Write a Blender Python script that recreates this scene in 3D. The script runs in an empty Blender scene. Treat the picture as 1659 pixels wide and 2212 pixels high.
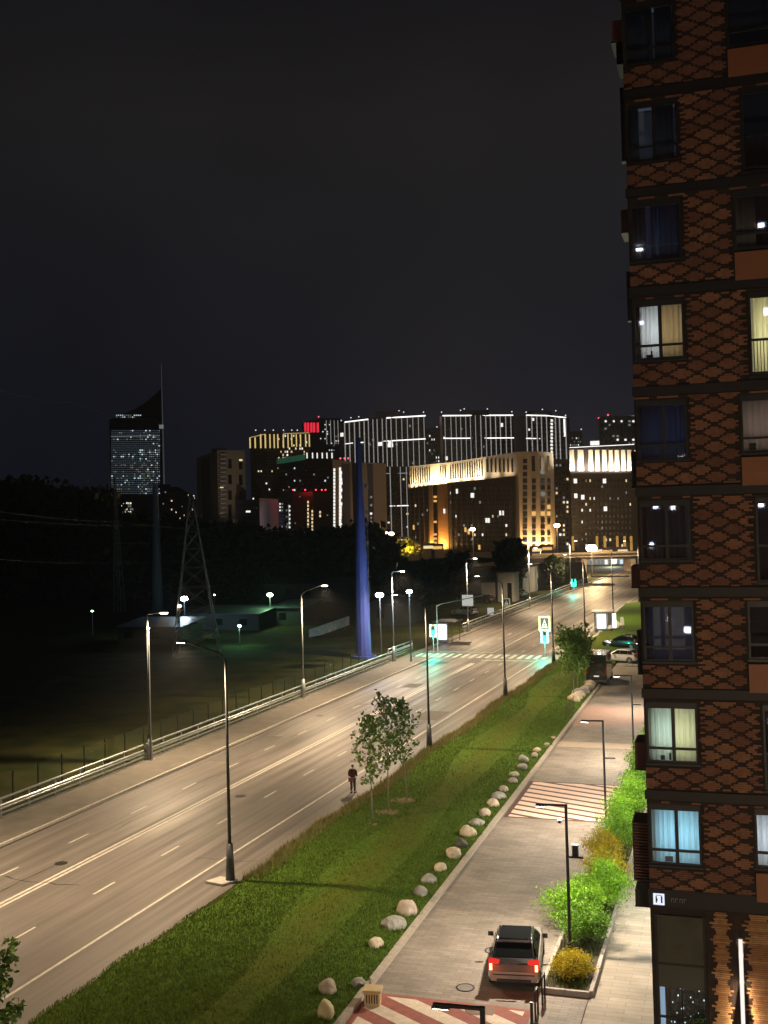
import bpy, math, random
import numpy as np
from mathutils import Vector, Matrix, Euler

HAZE = 0.00020
rnd = random.Random(7)
nrg = np.random.default_rng(11)
C = bpy.context.scene
COL = C.collection

# ------------------------------------------------------------------ camera
F = 2400.; CH = 17.; ROLL = math.radians(1.5); PIT = math.radians(1.5)
CX = 829.5; YP = 1113 - F*math.tan(PIT)
cam = bpy.data.cameras.new('camera'); co = bpy.data.objects.new('camera', cam); COL.objects.link(co)
co.location = (0, 0, CH)
cam.sensor_fit = 'VERTICAL'; cam.sensor_height = 24.; cam.lens = 24.*F/2212.
cam.shift_y = -(1106.-YP)/2212.
co.matrix_world = (Matrix.Translation((0, 0, CH)) @ Matrix.Rotation(math.pi/2+PIT, 4, 'X') @ Matrix.Rotation(-ROLL, 4, 'Z'))
cam.clip_start = .1; cam.clip_end = 6000
C.camera = co

# ------------------------------------------------------------------ world: overcast night sky with city glow
w = bpy.data.worlds.new('World'); C.world = w; w.use_nodes = True
nt = w.node_tree; nt.nodes.clear(); N = nt.nodes.new; LK = nt.links.new
out = N('ShaderNodeOutputWorld'); bg = N('ShaderNodeBackground'); LK(bg.outputs[0], out.inputs[0])
tc = N('ShaderNodeTexCoord'); sep = N('ShaderNodeSeparateXYZ'); LK(tc.outputs['Generated'], sep.inputs[0])
rp = N('ShaderNodeValToRGB'); LK(sep.outputs[2], rp.inputs[0])
e = rp.color_ramp.elements
e[0].position = 0.0; e[0].color = (.0082, .0100, .0180, 1)
e[1].position = .55; e[1].color = (.0075, .0070, .0085, 1)
for p, c in ((.10, (.0094, .0106, .0176, 1)), (.22, (.0112, .0117, .0156, 1)), (.34, (.0135, .0126, .0134, 1)), (.45, (.0075, .0070, .0086, 1))):
    k = e.new(p); k.color = c
nz = N('ShaderNodeTexNoise'); nz.inputs['Scale'].default_value = 2.2; nz.inputs['Detail'].default_value = 3; LK(tc.outputs['Generated'], nz.inputs['Vector'])
mr = N('ShaderNodeMapRange'); LK(nz.outputs['Fac'], mr.inputs[0]); mr.inputs[1].default_value = .3; mr.inputs[2].default_value = .7; mr.inputs[3].default_value = .70; mr.inputs[4].default_value = 1.25
mx = N('ShaderNodeMapRange'); LK(sep.outputs[0], mx.inputs[0]); mx.inputs[1].default_value = -.42; mx.inputs[2].default_value = .05; mx.inputs[3].default_value = .62; mx.inputs[4].default_value = 1.0
mm = N('ShaderNodeMath'); mm.operation = 'MULTIPLY'; LK(mr.outputs[0], mm.inputs[0]); LK(mx.outputs[0], mm.inputs[1])
LK(rp.outputs[0], bg.inputs[0]); LK(mm.outputs[0], bg.inputs[1])
C.view_settings.view_transform = 'Standard'; C.view_settings.look = 'None'; C.view_settings.exposure = 0; C.view_settings.gamma = 1
C.render.engine = 'CYCLES'
C.cycles.use_denoising = True
C.cycles.max_bounces = 4; C.cycles.diffuse_bounces = 2; C.cycles.glossy_bounces = 2; C.cycles.transmission_bounces = 3; C.cycles.transparent_max_bounces = 8
C.cycles.sample_clamp_indirect = 3.0
C.cycles.use_light_tree = True

# ------------------------------------------------------------------ frames: road and driveway run at slightly different headings
TH_R = math.atan(.358); TH_D = math.atan(.317)
def fr(s, t, th): return (s*math.cos(th)+t*math.sin(th), -s*math.sin(th)+t*math.cos(th))
def RD(s, t, z=0): x, y = fr(s, t, TH_R); return Vector((x, y, z))
def DR(s, t, z=0): x, y = fr(s, t, TH_D); return Vector((x, y, z))
def inv(X, Y, th): return X*math.cos(th)-Y*math.sin(th), X*math.sin(th)+Y*math.cos(th)
def ray(x, y):
    dx, dy = x-CX, y-YP; c, s = math.cos(ROLL), math.sin(ROLL)
    a = c*dx-s*dy; b = s*dx+c*dy
    fy = F*math.cos(PIT)+b*math.sin(PIT); fz = F*math.sin(PIT)-b*math.cos(PIT)
    return a/fy, fz/fy
def G(x, y, z=0):                                  # survey point of the ground
    m, e_ = ray(x, y); Y = (z-CH)/e_; return Vector((m*Y, Y, z))
def A(x, y, Y):                                    # survey point at a distance
    m, e_ = ray(x, y); return Vector((m*Y, Y, CH+e_*Y))

# ------------------------------------------------------------------ materials
MATS = {}
def mat(name, col, rough=.7, metal=0, var=0, scale=4, bump=0, bscale=60, emit=None, estr=0, spec=.5, stretch=None, coat=0):
    if name in MATS: return MATS[name]
    m = bpy.data.materials.new(name); MATS[name] = m; m.use_nodes = True
    n = m.node_tree.nodes; l = m.node_tree.links; b = n['Principled BSDF']
    b.inputs['Base Color'].default_value = (*col, 1); b.inputs['Roughness'].default_value = rough
    b.inputs['Metallic'].default_value = metal; b.inputs['Specular IOR Level'].default_value = spec
    if coat: b.inputs['Coat Weight'].default_value = coat
    if emit: b.inputs['Emission Color'].default_value = (*emit, 1); b.inputs['Emission Strength'].default_value = estr; m.cycles.emission_sampling = 'NONE'
    if var or bump:
        t = n.new('ShaderNodeTexCoord'); v = t.outputs['Object']
        if stretch:
            mp = n.new('ShaderNodeMapping'); mp.inputs['Scale'].default_value = stretch; l.new(v, mp.inputs[0]); v = mp.outputs[0]
    if var:
        z = n.new('ShaderNodeTexNoise'); z.inputs['Scale'].default_value = scale; z.inputs['Detail'].default_value = 5; z.inputs['Roughness'].default_value = .6; l.new(v, z.inputs['Vector'])
        r = n.new('ShaderNodeMapRange'); r.inputs[1].default_value = .3; r.inputs[2].default_value = .7; r.inputs[3].default_value = 1-var; r.inputs[4].default_value = 1+var; l.new(z.outputs['Fac'], r.inputs[0])
        x = n.new('ShaderNodeVectorMath'); x.operation = 'SCALE'; x.inputs[0].default_value = col; l.new(r.outputs[0], x.inputs['Scale']); l.new(x.outputs[0], b.inputs['Base Color'])
    if bump:
        z = n.new('ShaderNodeTexNoise'); z.inputs['Scale'].default_value = bscale; z.inputs['Detail'].default_value = 4; l.new(v, z.inputs['Vector'])
        q = n.new('ShaderNodeBump'); q.inputs['Strength'].default_value = bump; q.inputs['Distance'].default_value = .02; l.new(z.outputs['Fac'], q.inputs['Height']); l.new(q.outputs[0], b.inputs['Normal'])
    return m
def emat(name, col, s):
    if name in MATS: return MATS[name]
    m = bpy.data.materials.new(name); MATS[name] = m; m.use_nodes = True
    n = m.node_tree.nodes; l = m.node_tree.links; n.clear()
    o = n.new('ShaderNodeOutputMaterial'); e_ = n.new('ShaderNodeEmission'); e_.inputs[0].default_value = (*col, 1); e_.inputs[1].default_value = s
    l.new(e_.outputs[0], o.inputs[0]); m.cycles.emission_sampling = 'NONE'; return m
def leafmat(name, c1, c2, trans=.35, rough=.5):
    m = bpy.data.materials.new(name); MATS[name] = m; m.use_nodes = True
    n = m.node_tree.nodes; l = m.node_tree.links; n.clear()
    o = n.new('ShaderNodeOutputMaterial'); g = n.new('ShaderNodeNewGeometry')
    r = n.new('ShaderNodeValToRGB'); r.color_ramp.elements[0].color = (*c1, 1); r.color_ramp.elements[1].color = (*c2, 1)
    l.new(g.outputs['Random Per Island'], r.inputs[0])
    p = n.new('ShaderNodeBsdfPrincipled'); p.inputs['Roughness'].default_value = rough; p.inputs['Specular IOR Level'].default_value = .3; l.new(r.outputs[0], p.inputs['Base Color'])
    t = n.new('ShaderNodeBsdfTranslucent'); l.new(r.outputs[0], t.inputs[0])
    x = n.new('ShaderNodeMixShader'); x.inputs[0].default_value = trans; l.new(p.outputs[0], x.inputs[1]); l.new(t.outputs[0], x.inputs[2]); l.new(x.outputs[0], o.inputs[0])
    return m
def glassmat(name, tint, f=.12, dark=0.0):
    m = bpy.data.materials.new(name); MATS[name] = m; m.use_nodes = True
    n = m.node_tree.nodes; l = m.node_tree.links; n.clear()
    o = n.new('ShaderNodeOutputMaterial'); t = n.new('ShaderNodeBsdfTransparent'); t.inputs[0].default_value = (*tint, 1)
    g = n.new('ShaderNodeBsdfGlossy'); g.inputs['Roughness'].default_value = .02; g.inputs[0].default_value = (.9, .95, 1, 1)
    lw = n.new('ShaderNodeLayerWeight'); lw.inputs[0].default_value = .25
    ad = n.new('ShaderNodeMath'); ad.operation = 'MULTIPLY_ADD'; ad.inputs[1].default_value = .8; ad.inputs[2].default_value = f; l.new(lw.outputs['Fresnel'], ad.inputs[0])
    x = n.new('ShaderNodeMixShader'); l.new(ad.outputs[0], x.inputs[0]); l.new(t.outputs[0], x.inputs[1]); l.new(g.outputs[0], x.inputs[2]); l.new(x.outputs[0], o.inputs[0])
    return m

# ------------------------------------------------------------------ mesh helpers
class MB:
    def __init__(s): s.v = []; s.f = []
    def add(s, vs, fs):
        o = len(s.v); s.v += [tuple(v) for v in vs]; s.f += [tuple(i+o for i in f) for f in fs]; return s
    def box(s, c, d, rz=0, taper=1.):
        hx, hy, hz = d[0]/2, d[1]/2, d[2]/2; cc, ss = math.cos(rz), math.sin(rz); vs = []
        for z, k in ((-hz, 1), (hz, taper)):
            for x, y in ((-hx, -hy), (hx, -hy), (hx, hy), (-hx, hy)):
                vs.append((c[0]+cc*x*k-ss*y*k, c[1]+ss*x*k+cc*y*k, c[2]+z))
        return s.add(vs, [(3, 2, 1, 0), (4, 5, 6, 7), (0, 1, 5, 4), (1, 2, 6, 5), (2, 3, 7, 6), (3, 0, 4, 7)])
    def bb(s, x0, x1, y0, y1, z0, z1): return s.box(((x0+x1)/2, (y0+y1)/2, (z0+z1)/2), (x1-x0, y1-y0, z1-z0))
    def cyl(s, p0, p1, r0, r1=None, n=8, cap=True):
        r1 = r0 if r1 is None else r1
        p0, p1 = Vector(p0), Vector(p1); d = (p1-p0).normalized()
        a = d.orthogonal().normalized(); b = d.cross(a); vs = []
        for p, r in ((p0, r0), (p1, r1)):
            for i in range(n):
                t = 2*math.pi*i/n; vs.append(p+a*(r*math.cos(t))+b*(r*math.sin(t)))
        fs = [(i, (i+1) % n, n+(i+1) % n, n+i) for i in range(n)]
        if cap: fs += [tuple(range(n))[::-1], tuple(range(n, 2*n))]
        return s.add(vs, fs)
    def tube(s, pts, r, n=6):
        rr = r if isinstance(r, (list, tuple)) else [r]*len(pts)
        pts = [Vector(p) for p in pts]; vs = []; a = None
        for i, p in enumerate(pts):
            d = (pts[min(i+1, len(pts)-1)]-pts[max(i-1, 0)]).normalized()
            a = d.orthogonal().normalized() if a is None else (a-d*a.dot(d)).normalized()
            b = d.cross(a)
            for k in range(n):
                t = 2*math.pi*k/n; vs.append(p+a*(rr[i]*math.cos(t))+b*(rr[i]*math.sin(t)))
        fs = []
        for i in range(len(pts)-1):
            for k in range(n): fs.append((i*n+k, i*n+(k+1) % n, (i+1)*n+(k+1) % n, (i+1)*n+k))
        fs += [tuple(range(n))[::-1], tuple(range((len(pts)-1)*n, len(pts)*n))]
        return s.add(vs, fs)
    def prism(s, poly, z0, z1):
        n = len(poly); vs = [(x, y, z0) for x, y in poly]+[(x, y, z1) for x, y in poly]
        return s.add(vs, [tuple(range(n))[::-1], tuple(range(n, 2*n))]+[(i, (i+1) % n, n+(i+1) % n, n+i) for i in range(n)])
    def build(s, name, m, parent=None, loc=(0, 0, 0), rz=0, smooth=False, kind=None):
        me = bpy.data.meshes.new(name); me.from_pydata(s.v, [], s.f); me.update()
        if smooth: me.polygons.foreach_set('use_smooth', [True]*len(me.polygons))
        return link(name, me, m, parent, loc, rz, kind)
def link(name, me, m, parent=None, loc=(0, 0, 0), rz=0, kind=None):
    o = bpy.data.objects.new(name, me); COL.objects.link(o)
    if m is not None and not me.materials: me.materials.append(m)
    o.location = loc; o.rotation_euler = (0, 0, rz)
    if parent: o.parent = parent
    if kind: o['kind'] = kind
    return o
def npmesh(name, V, Fc):
    me = bpy.data.meshes.new(name); V = np.asarray(V, dtype=np.float32); Fc = np.asarray(Fc, dtype=np.int32)
    n, k = Fc.shape
    me.vertices.add(len(V)); me.vertices.foreach_set('co', V.ravel())
    me.loops.add(n*k); me.loops.foreach_set('vertex_index', Fc.ravel())
    me.polygons.add(n); me.polygons.foreach_set('loop_start', np.arange(0, n*k, k, dtype=np.int32)); me.polygons.foreach_set('loop_total', np.full(n, k, dtype=np.int32))
    me.update(calc_edges=True); return me
def leaves(P, size, up=.3, aspect=.55, rg=nrg):
    """one rhombic leaf at every point"""
    n = len(P); d = rg.normal(size=(n, 3)); d[:, 2] += up; d /= np.linalg.norm(d, axis=1)[:, None]
    q = rg.normal(size=(n, 3)); a = np.cross(d, q); a /= np.linalg.norm(a, axis=1)[:, None]
    L = size*(.6+.8*rg.random(n))[:, None]
    V = np.stack([P, P+d*L*.5+a*L*aspect*.5, P+d*L, P+d*L*.5-a*L*aspect*.5], 1).reshape(-1, 3)
    return V, np.arange(4*n).reshape(n, 4)
def empty(name, loc=(0, 0, 0), rz=0, label=None, cat=None, group=None, kind=None):
    o = bpy.data.objects.new(name, None); COL.objects.link(o); o.location = loc; o.rotation_euler = (0, 0, rz); o.empty_display_size = .3
    return tag(o, label, cat, group, kind)
def tag(o, label=None, cat=None, group=None, kind=None):
    if label: o['label'] = label
    if cat: o['category'] = cat
    if group: o['group'] = group
    if kind: o['kind'] = kind
    return o
def dup(o, parent=None):
    c = o.copy(); COL.objects.link(c)
    if parent: c.parent = parent
    for ch in KIDS(o): dup(ch, c)
    return c
def KIDS(o): return [x for x in bpy.data.objects if x.parent == o]
def light(kind, name, loc, power, col, parent=None, rot=(0, 0, 0), **kw):
    d = bpy.data.lights.new(name, kind); d.energy = power; d.color = col
    for k, v in kw.items(): setattr(d, k, v)
    o = bpy.data.objects.new(name, d); COL.objects.link(o); o.location = loc; o.rotation_euler = rot
    if parent: o.parent = parent
    return o
BOXES = {}
def cube(name, m, parent, c, d, rz=0):               # shared unit box, scaled
    if m.name not in BOXES:
        b = MB(); b.box((0, 0, 0), (1, 1, 1)); me = bpy.data.meshes.new('unit_box'); me.from_pydata(b.v, [], b.f); me.update(); me.materials.append(m); BOXES[m.name] = me
    o = bpy.data.objects.new(name, BOXES[m.name]); COL.objects.link(o); o.parent = parent; o.location = c; o.scale = d; o.rotation_euler = (0, 0, rz); return o

WARM = (1., .73, .44); WHITE = (.95, .97, 1.); COOL = (.62, .80, 1.)
M_steel = mat('galvanised steel', (.34, .37, .39), .42, .6, .15, 3)
M_dsteel = mat('dark painted steel', (.10, .105, .115), .45, .3, .15, 6)
M_pole = mat('dark grey lamp pole', (.045, .046, .052), .5, .2, .15, 6)
M_black = mat('black powder coat', (.012, .012, .013), .45)
M_conc = mat('pale concrete', (.36, .34, .31), .85, 0, .18, 5, .3, 60)
M_darkconc = mat('dark concrete', (.13, .13, .125), .9, 0, .2, .6)
M_paint = mat('road paint', (.40, .385, .35), .6, 0, .28, 3.5)
M_lens = emat('warm lamp lens', (1, .86, .66), 30)
M_lensw = emat('white lamp lens', (.80, .92, 1), 60)
M_lensg = emat('green white lamp lens', (.55, 1, .55), 30)
M_lenso = emat('orange lamp lens', (1, .62, .28), 30)

# ------------------------------------------------------------------ ground
def ground_mat():
    m = bpy.data.materials.new('rough meadow grass'); m.use_nodes = True; n = m.node_tree.nodes; l = m.node_tree.links; b = n['Principled BSDF']; b.inputs['Roughness'].default_value = .95; b.inputs['Specular IOR Level'].default_value = .1
    t = n.new('ShaderNodeTexCoord'); z = n.new('ShaderNodeTexNoise'); z.inputs['Scale'].default_value = .35; z.inputs['Detail'].default_value = 8; l.new(t.outputs['Object'], z.inputs['Vector'])
    r = n.new('ShaderNodeValToRGB'); r.color_ramp.elements[0].position = .35; r.color_ramp.elements[0].color = (.016, .026, .006, 1); r.color_ramp.elements[1].position = .68; r.color_ramp.elements[1].color = (.050, .048, .013, 1)
    l.new(z.outputs['Fac'], r.inputs[0]); l.new(r.outputs[0], b.inputs['Base Color']); return m
M_ground = ground_mat()
MB().add([(-1500, -300, -.02), (1500, -300, -.02), (1500, 3000, -.02), (-1500, 3000, -.02)], [(0, 1, 2, 3)]).build('ground', M_ground, kind='structure')

# road (local frame: x across, y along)
def road_mat():
    m = bpy.data.materials.new('worn asphalt'); m.use_nodes = True; n = m.node_tree.nodes; l = m.node_tree.links; b = n['Principled BSDF']; b.inputs['Specular IOR Level'].default_value = .5
    t = n.new('ShaderNodeTexCoord')
    def noise(sc, det, map_):
        mp = n.new('ShaderNodeMapping'); mp.inputs['Scale'].default_value = map_; l.new(t.outputs['Object'], mp.inputs[0])
        z = n.new('ShaderNodeTexNoise'); z.inputs['Scale'].default_value = sc; z.inputs['Detail'].default_value = det; l.new(mp.outputs[0], z.inputs['Vector']); return z.outputs['Fac']
    a = noise(1.0, 5, (1.6, .045, 1)); c = noise(1, 6, (.35, .12, 1)); f = noise(60, 3, (1, 1, 1))
    def rng(x, lo, hi, a0=.3, a1=.7):
        r = n.new('ShaderNodeMapRange'); r.inputs[1].default_value = a0; r.inputs[2].default_value = a1; r.inputs[3].default_value = lo; r.inputs[4].default_value = hi; l.new(x, r.inputs[0]); return r.outputs[0]
    def mul(x, y):
        q = n.new('ShaderNodeMath'); q.operation = 'MULTIPLY'; l.new(x, q.inputs[0]); l.new(y, q.inputs[1]); return q.outputs[0]
    k = mul(mul(rng(a, .60, 1.42), rng(c, .80, 1.18)), rng(f, .8, 1.2))
    x = n.new('ShaderNodeVectorMath'); x.operation = 'SCALE'; x.inputs[0].default_value = (.118, .106, .100); l.new(k, x.inputs['Scale']); l.new(x.outputs[0], b.inputs['Base Color'])
    l.new(rng(a, .62, .42), b.inputs['Roughness'])
    q = n.new('ShaderNodeBump'); q.inputs['Strength'].default_value = .35; q.inputs['Distance'].default_value = .01; l.new(f, q.inputs['Height']); l.new(q.outputs[0], b.inputs['Normal'])
    return m
M_road = road_mat()
T0, T1 = -30, 420
MB().add([(-43.3, T0, 0), (-24.55, T0, 0), (-24.55, T1, 0), (-43.3, T1, 0)], [(0, 1, 2, 3)]).build('road', M_road, rz=-TH_R, kind='structure')
# raised pavement on the far side of the road, with kerb stones
M_pave = mat('pavement asphalt', (.105, .095, .082), .85, 0, .22, .8, .3, 50)
b = MB(); b.bb(-43.2, -39.66, T0, 126, -.01, .12)
b.bb(-43.2, -42.2, 126, T1, -.01, .12)
pv = b.build('pavement', M_pave, rz=-TH_R, kind='structure')
kb = MB().bb(-.08, .08, -.49, .49, -.02, .135); km = bpy.data.meshes.new('kerb_stone'); km.from_pydata(kb.v, [], kb.f); km.update(); km.materials.append(M_conc)
for i in range(84):
    o = link('kerb_stone', km, None, pv, (-39.58+rnd.uniform(-.006, .006), 42.5+i*1.0, rnd.uniform(-.004, .004)))
M_dark_gutter = mat('dark gutter strip', (.03, .028, .026), .5)  # darker strip along the foot of the kerb
MB().bb(-39.49, -39.3, 20, 126.5, .002, .006).build('gutter', M_dark_gutter, rz=-TH_R, kind='structure')
# markings
rm = empty('road_markings', rz=-TH_R, kind='structure')
def strip(name, s0, s1, t0, t1, z=.0042):
    d = (t1-t0); n = max(1, int(d/12))
    bm = MB()
    for i in range(n):
        bm.bb(s0, s1, t0+d*i/n, t0+d*(i+1)/n, z-.003, z)
    return bm.build(name, M_paint, rm)
strip('centre_line', -33.78, -33.62, 20, 122); strip('centre_line', -33.48, -33.32, 20, 122)
strip('centre_line', -33.75, -33.6, 131, 330)
strip('edge_line', -27.0, -26.86, 15, 126); strip('edge_line', -27.1, -26.96, 133, 300)
dm = MB().bb(-.06, .06, 0, 1.75, .001, .0042); dme = bpy.data.meshes.new('lane_dash'); dme.from_pydata(dm.v, [], dm.f); dme.update(); dme.materials.append(M_paint)
for s in (-30.3, -36.35):
    for i in range(22):
        t = (25.9 if s > -33 else 26.6)+i*5.93*(1.0)
        if t > 121 and t < 132: continue
        link('lane_dash', dme, None, rm, (s, t, 0))
for i in range(17):
    o = MB().bb(-.22, .22, -1.7, 1.7, .001, .0045).build('crossing_bar', M_paint, rm, (-42.0+i*.97, 128.3, 0))
strip('stop_line', -33.3, -27.1, 124.6, 124.9, .0046)
strip('stop_line', -42.0, -33.8, 131.6, 131.9, .0046)

M_ap = mat('newer asphalt patch', (.088, .082, .077), .8, 0, .22, 3); M_crack = mat('tar filled crack', (.018, .017, .016), .45)
for (s0, s1, t0, t1) in ((-38.9, -37.2, 70, 79), (-29.6, -27.4, 88, 92), (-36.0, -34.4, 104, 106.5)):
    MB().bb(s0, s1, t0, t1, .0005, .0035).build('asphalt_patch', M_ap, rm)
rc_ = random.Random(21)
for i in range(16):
    s = rc_.uniform(-39, -27.5); t = rc_.uniform(36, 120); b = MB(); along = rc_.random() < .6; n_ = rc_.randrange(6, 14); p_ = (s, t)
    for k in range(n_):
        q = (p_[0]+rc_.uniform(-.12, .12), p_[1]+.9) if along else (p_[0]+.55, p_[1]+rc_.uniform(-.25, .25))
        if not (-39.2 < q[0] < -25): break
        dx, dy = q[0]-p_[0], q[1]-p_[1]; l_ = math.hypot(dx, dy); w__ = rc_.uniform(.012, .03)
        b.prism([(p_[0]-dy/l_*w__, p_[1]+dx/l_*w__), (p_[0]+dy/l_*w__, p_[1]-dx/l_*w__), (q[0]+dy/l_*w__, q[1]-dx/l_*w__), (q[0]-dy/l_*w__, q[1]+dx/l_*w__)], .001, .0055); p_ = q
    if b.v: b.build('crack', M_crack, rm)
for (s, t) in ((-31.9, 61.5), (-34.6, 47.2), (-37.9, 88), (-28.6, 72.3)): MB().cyl((s, t, .001), (s, t, .009), .33, n=18).build('drain_cover', M_crack, rm)

# median lawn
def lawn_mat():
    m = bpy.data.materials.new('lawn soil and turf'); m.use_nodes = True; n = m.node_tree.nodes; l = m.node_tree.links; b = n['Principled BSDF']; b.inputs['Roughness'].default_value = .95; b.inputs['Specular IOR Level'].default_value = .08
    t = n.new('ShaderNodeTexCoord'); s = n.new('ShaderNodeSeparateXYZ'); l.new(t.outputs['Object'], s.inputs[0])
    z = n.new('ShaderNodeTexNoise'); z.inputs['Scale'].default_value = .45; z.inputs['Detail'].default_value = 6; l.new(t.outputs['Object'], z.inputs['Vector'])
    z2 = n.new('ShaderNodeTexNoise'); z2.inputs['Scale'].default_value = 5; z2.inputs['Detail'].default_value = 8; z2.inputs['Roughness'].default_value = .7; l.new(t.outputs['Object'], z2.inputs['Vector'])
    # worn track: object x is distance across in the driveway frame
    p = n.new('ShaderNodeMath'); p.operation = 'ADD'; p.inputs[1].default_value = 17.3; l.new(s.outputs[0], p.inputs[0])
    q = n.new('ShaderNodeMath'); q.operation = 'ABSOLUTE'; l.new(p.outputs[0], q.inputs[0])
    a = n.new('ShaderNodeMath'); a.operation = 'MULTIPLY_ADD'; a.inputs[1].default_value = 3.2; l.new(z.outputs['Fac'], a.inputs[0]); l.new(q.outputs[0], a.inputs[2])
    r = n.new('ShaderNodeMapRange'); r.interpolation_type = 'SMOOTHSTEP'; r.inputs[1].default_value = 1.6; r.inputs[2].default_value = 3.6; r.inputs[3].default_value = 1; r.inputs[4].default_value = 0; l.new(a.outputs[0], r.inputs[0])
    c1 = n.new('ShaderNodeValToRGB'); c1.color_ramp.elements[0].position = .36; c1.color_ramp.elements[0].color = (.030, .066, .008, 1); c1.color_ramp.elements[1].position = .66; c1.color_ramp.elements[1].color = (.085, .155, .018, 1); l.new(z2.outputs['Fac'], c1.inputs[0])
    c2 = n.new('ShaderNodeValToRGB'); c2.color_ramp.elements[0].position = .3; c2.color_ramp.elements[0].color = (.056, .078, .010, 1); c2.color_ramp.elements[1].position = .7; c2.color_ramp.elements[1].color = (.088, .112, .016, 1); l.new(z2.outputs['Fac'], c2.inputs[0])
    mxx = n.new('ShaderNodeMix'); mxx.data_type = 'RGBA'; l.new(r.outputs[0], mxx.inputs[0]); l.new(c1.outputs[0], mxx.inputs[6]); l.new(c2.outputs[0], mxx.inputs[7]); l.new(mxx.outputs[2], b.inputs['Base Color'])
    bp = n.new('ShaderNodeBump'); bp.inputs['Strength'].default_value = .9; bp.inputs['Distance'].default_value = .08; l.new(z2.outputs['Fac'], bp.inputs['Height']); l.new(bp.outputs[0], b.inputs['Normal'])
    return m
M_lawn = lawn_mat()
def road_edge(t):     # grass edge in road frame
    return -24.55+.18*math.sin(t*.31)+.1*math.sin(t*1.3)
def lawn_h(f, t): return .10+.16*math.sin(math.pi*f)+.05*math.sin(t*.35+f*5)*math.sin(math.pi*f)
V = []; FF = []; nt_, ns_ = 190, 26
ts = np.concatenate([np.linspace(8, 60, 120), np.linspace(60.8, 158, 70)])
ROWS = []
for t in ts:
    a = RD(road_edge(t), t); sx, tx = inv(a.x, a.y, TH_D)
    # matching point on the driveway edge at the same drive-frame t
    ROWS.append((sx, tx))
for (sx, tx) in ROWS:
    for j in range(ns_+1):
        f = j/ns_; s = sx+(-13.32-sx)*f
        V.append((s, tx, 0.004 if j == 0 else lawn_h(f, tx)+rnd.uniform(-.015, .015)))
for i in range(len(ts)-1):
    for j in range(ns_):
        q = i*(ns_+1)+j; FF.append((q, q+1, q+ns_+2, q+ns_+1))
me = bpy.data.meshes.new('lawn'); me.from_pydata(V, [], FF); me.update(); me.polygons.foreach_set('use_smooth', [True]*len(FF))
link('lawn', me, M_lawn, rz=-TH_D, kind='structure')
def edge_s(tx):        # drive-frame s of the road-side edge
    xs = [r[1] for r in ROWS]; return float(np.interp(tx, xs, [r[0] for r in ROWS]))
# grass blades (density falls with distance)
def blades(n, tfun, sfun, hgt, wid, name, m, rz, zf=None, lean=.5):
    t = tfun(n); f = nrg.random(n); s, z = sfun(t, f)
    h = hgt*(.5+nrg.random(n)); an = nrg.random(n)*2*np.pi; le = lean*h*nrg.random(n); a2 = nrg.random(n)*2*np.pi
    P = np.stack([s, t, z], 1); wv = np.stack([np.cos(an), np.sin(an), 0*an], 1)*(wid*(.6+.8*nrg.random(n)))[:, None]
    tip = P+np.stack([np.cos(a2)*le, np.sin(a2)*le, h], 1)
    V = np.stack([P-wv, P+wv, tip], 1).reshape(-1, 3)
    o = link(name, npmesh(name, V, np.arange(3*n).reshape(n, 3)), m, rz=rz, kind='stuff'); return o
M_blade = leafmat('grass blades', (.044, .076, .009), (.125, .178, .024), .25, .8)
M_weed = leafmat('dry weeds', (.11, .105, .03), (.27, .23, .10), .3, .85)
xs_ = np.array([r[1] for r in ROWS]); ss_ = np.array([r[0] for r in ROWS])
def sf(t, f):
    e0 = np.interp(t, xs_, ss_); s = e0+(-13.34-e0)*f
    z = .09+.16*np.sin(np.pi*f)+.05*np.sin(t*.35+f*5)*np.sin(np.pi*f)
    # thin the worn track by sinking blades there
    wn = 3.2*(.5+.25*np.sin(t*.22)*np.cos(s*.7))+np.abs(s+17.3)
    z = np.where((wn < 2.9) & (nrg.random(len(t)) < .75), z-.5, z); return s, z
tag(blades(170000, lambda n: 30+95*nrg.random(n)**1.9, sf, .10, .020, 'lawn_grass', M_blade, -TH_D), 'short green turf of the verge between road and driveway', 'grass')
def sw(t, f):
    e0 = np.interp(t, xs_, ss_); s = e0+.05+1.0*f**1.6; return s, 0*t+.05
tag(blades(26000, lambda n: 48+78*nrg.random(n)**.9, sw, .30, .016, 'roadside_weeds', M_weed, -TH_D, lean=.7), 'tall dry weeds growing along the edge of the road', 'weeds')

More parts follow.
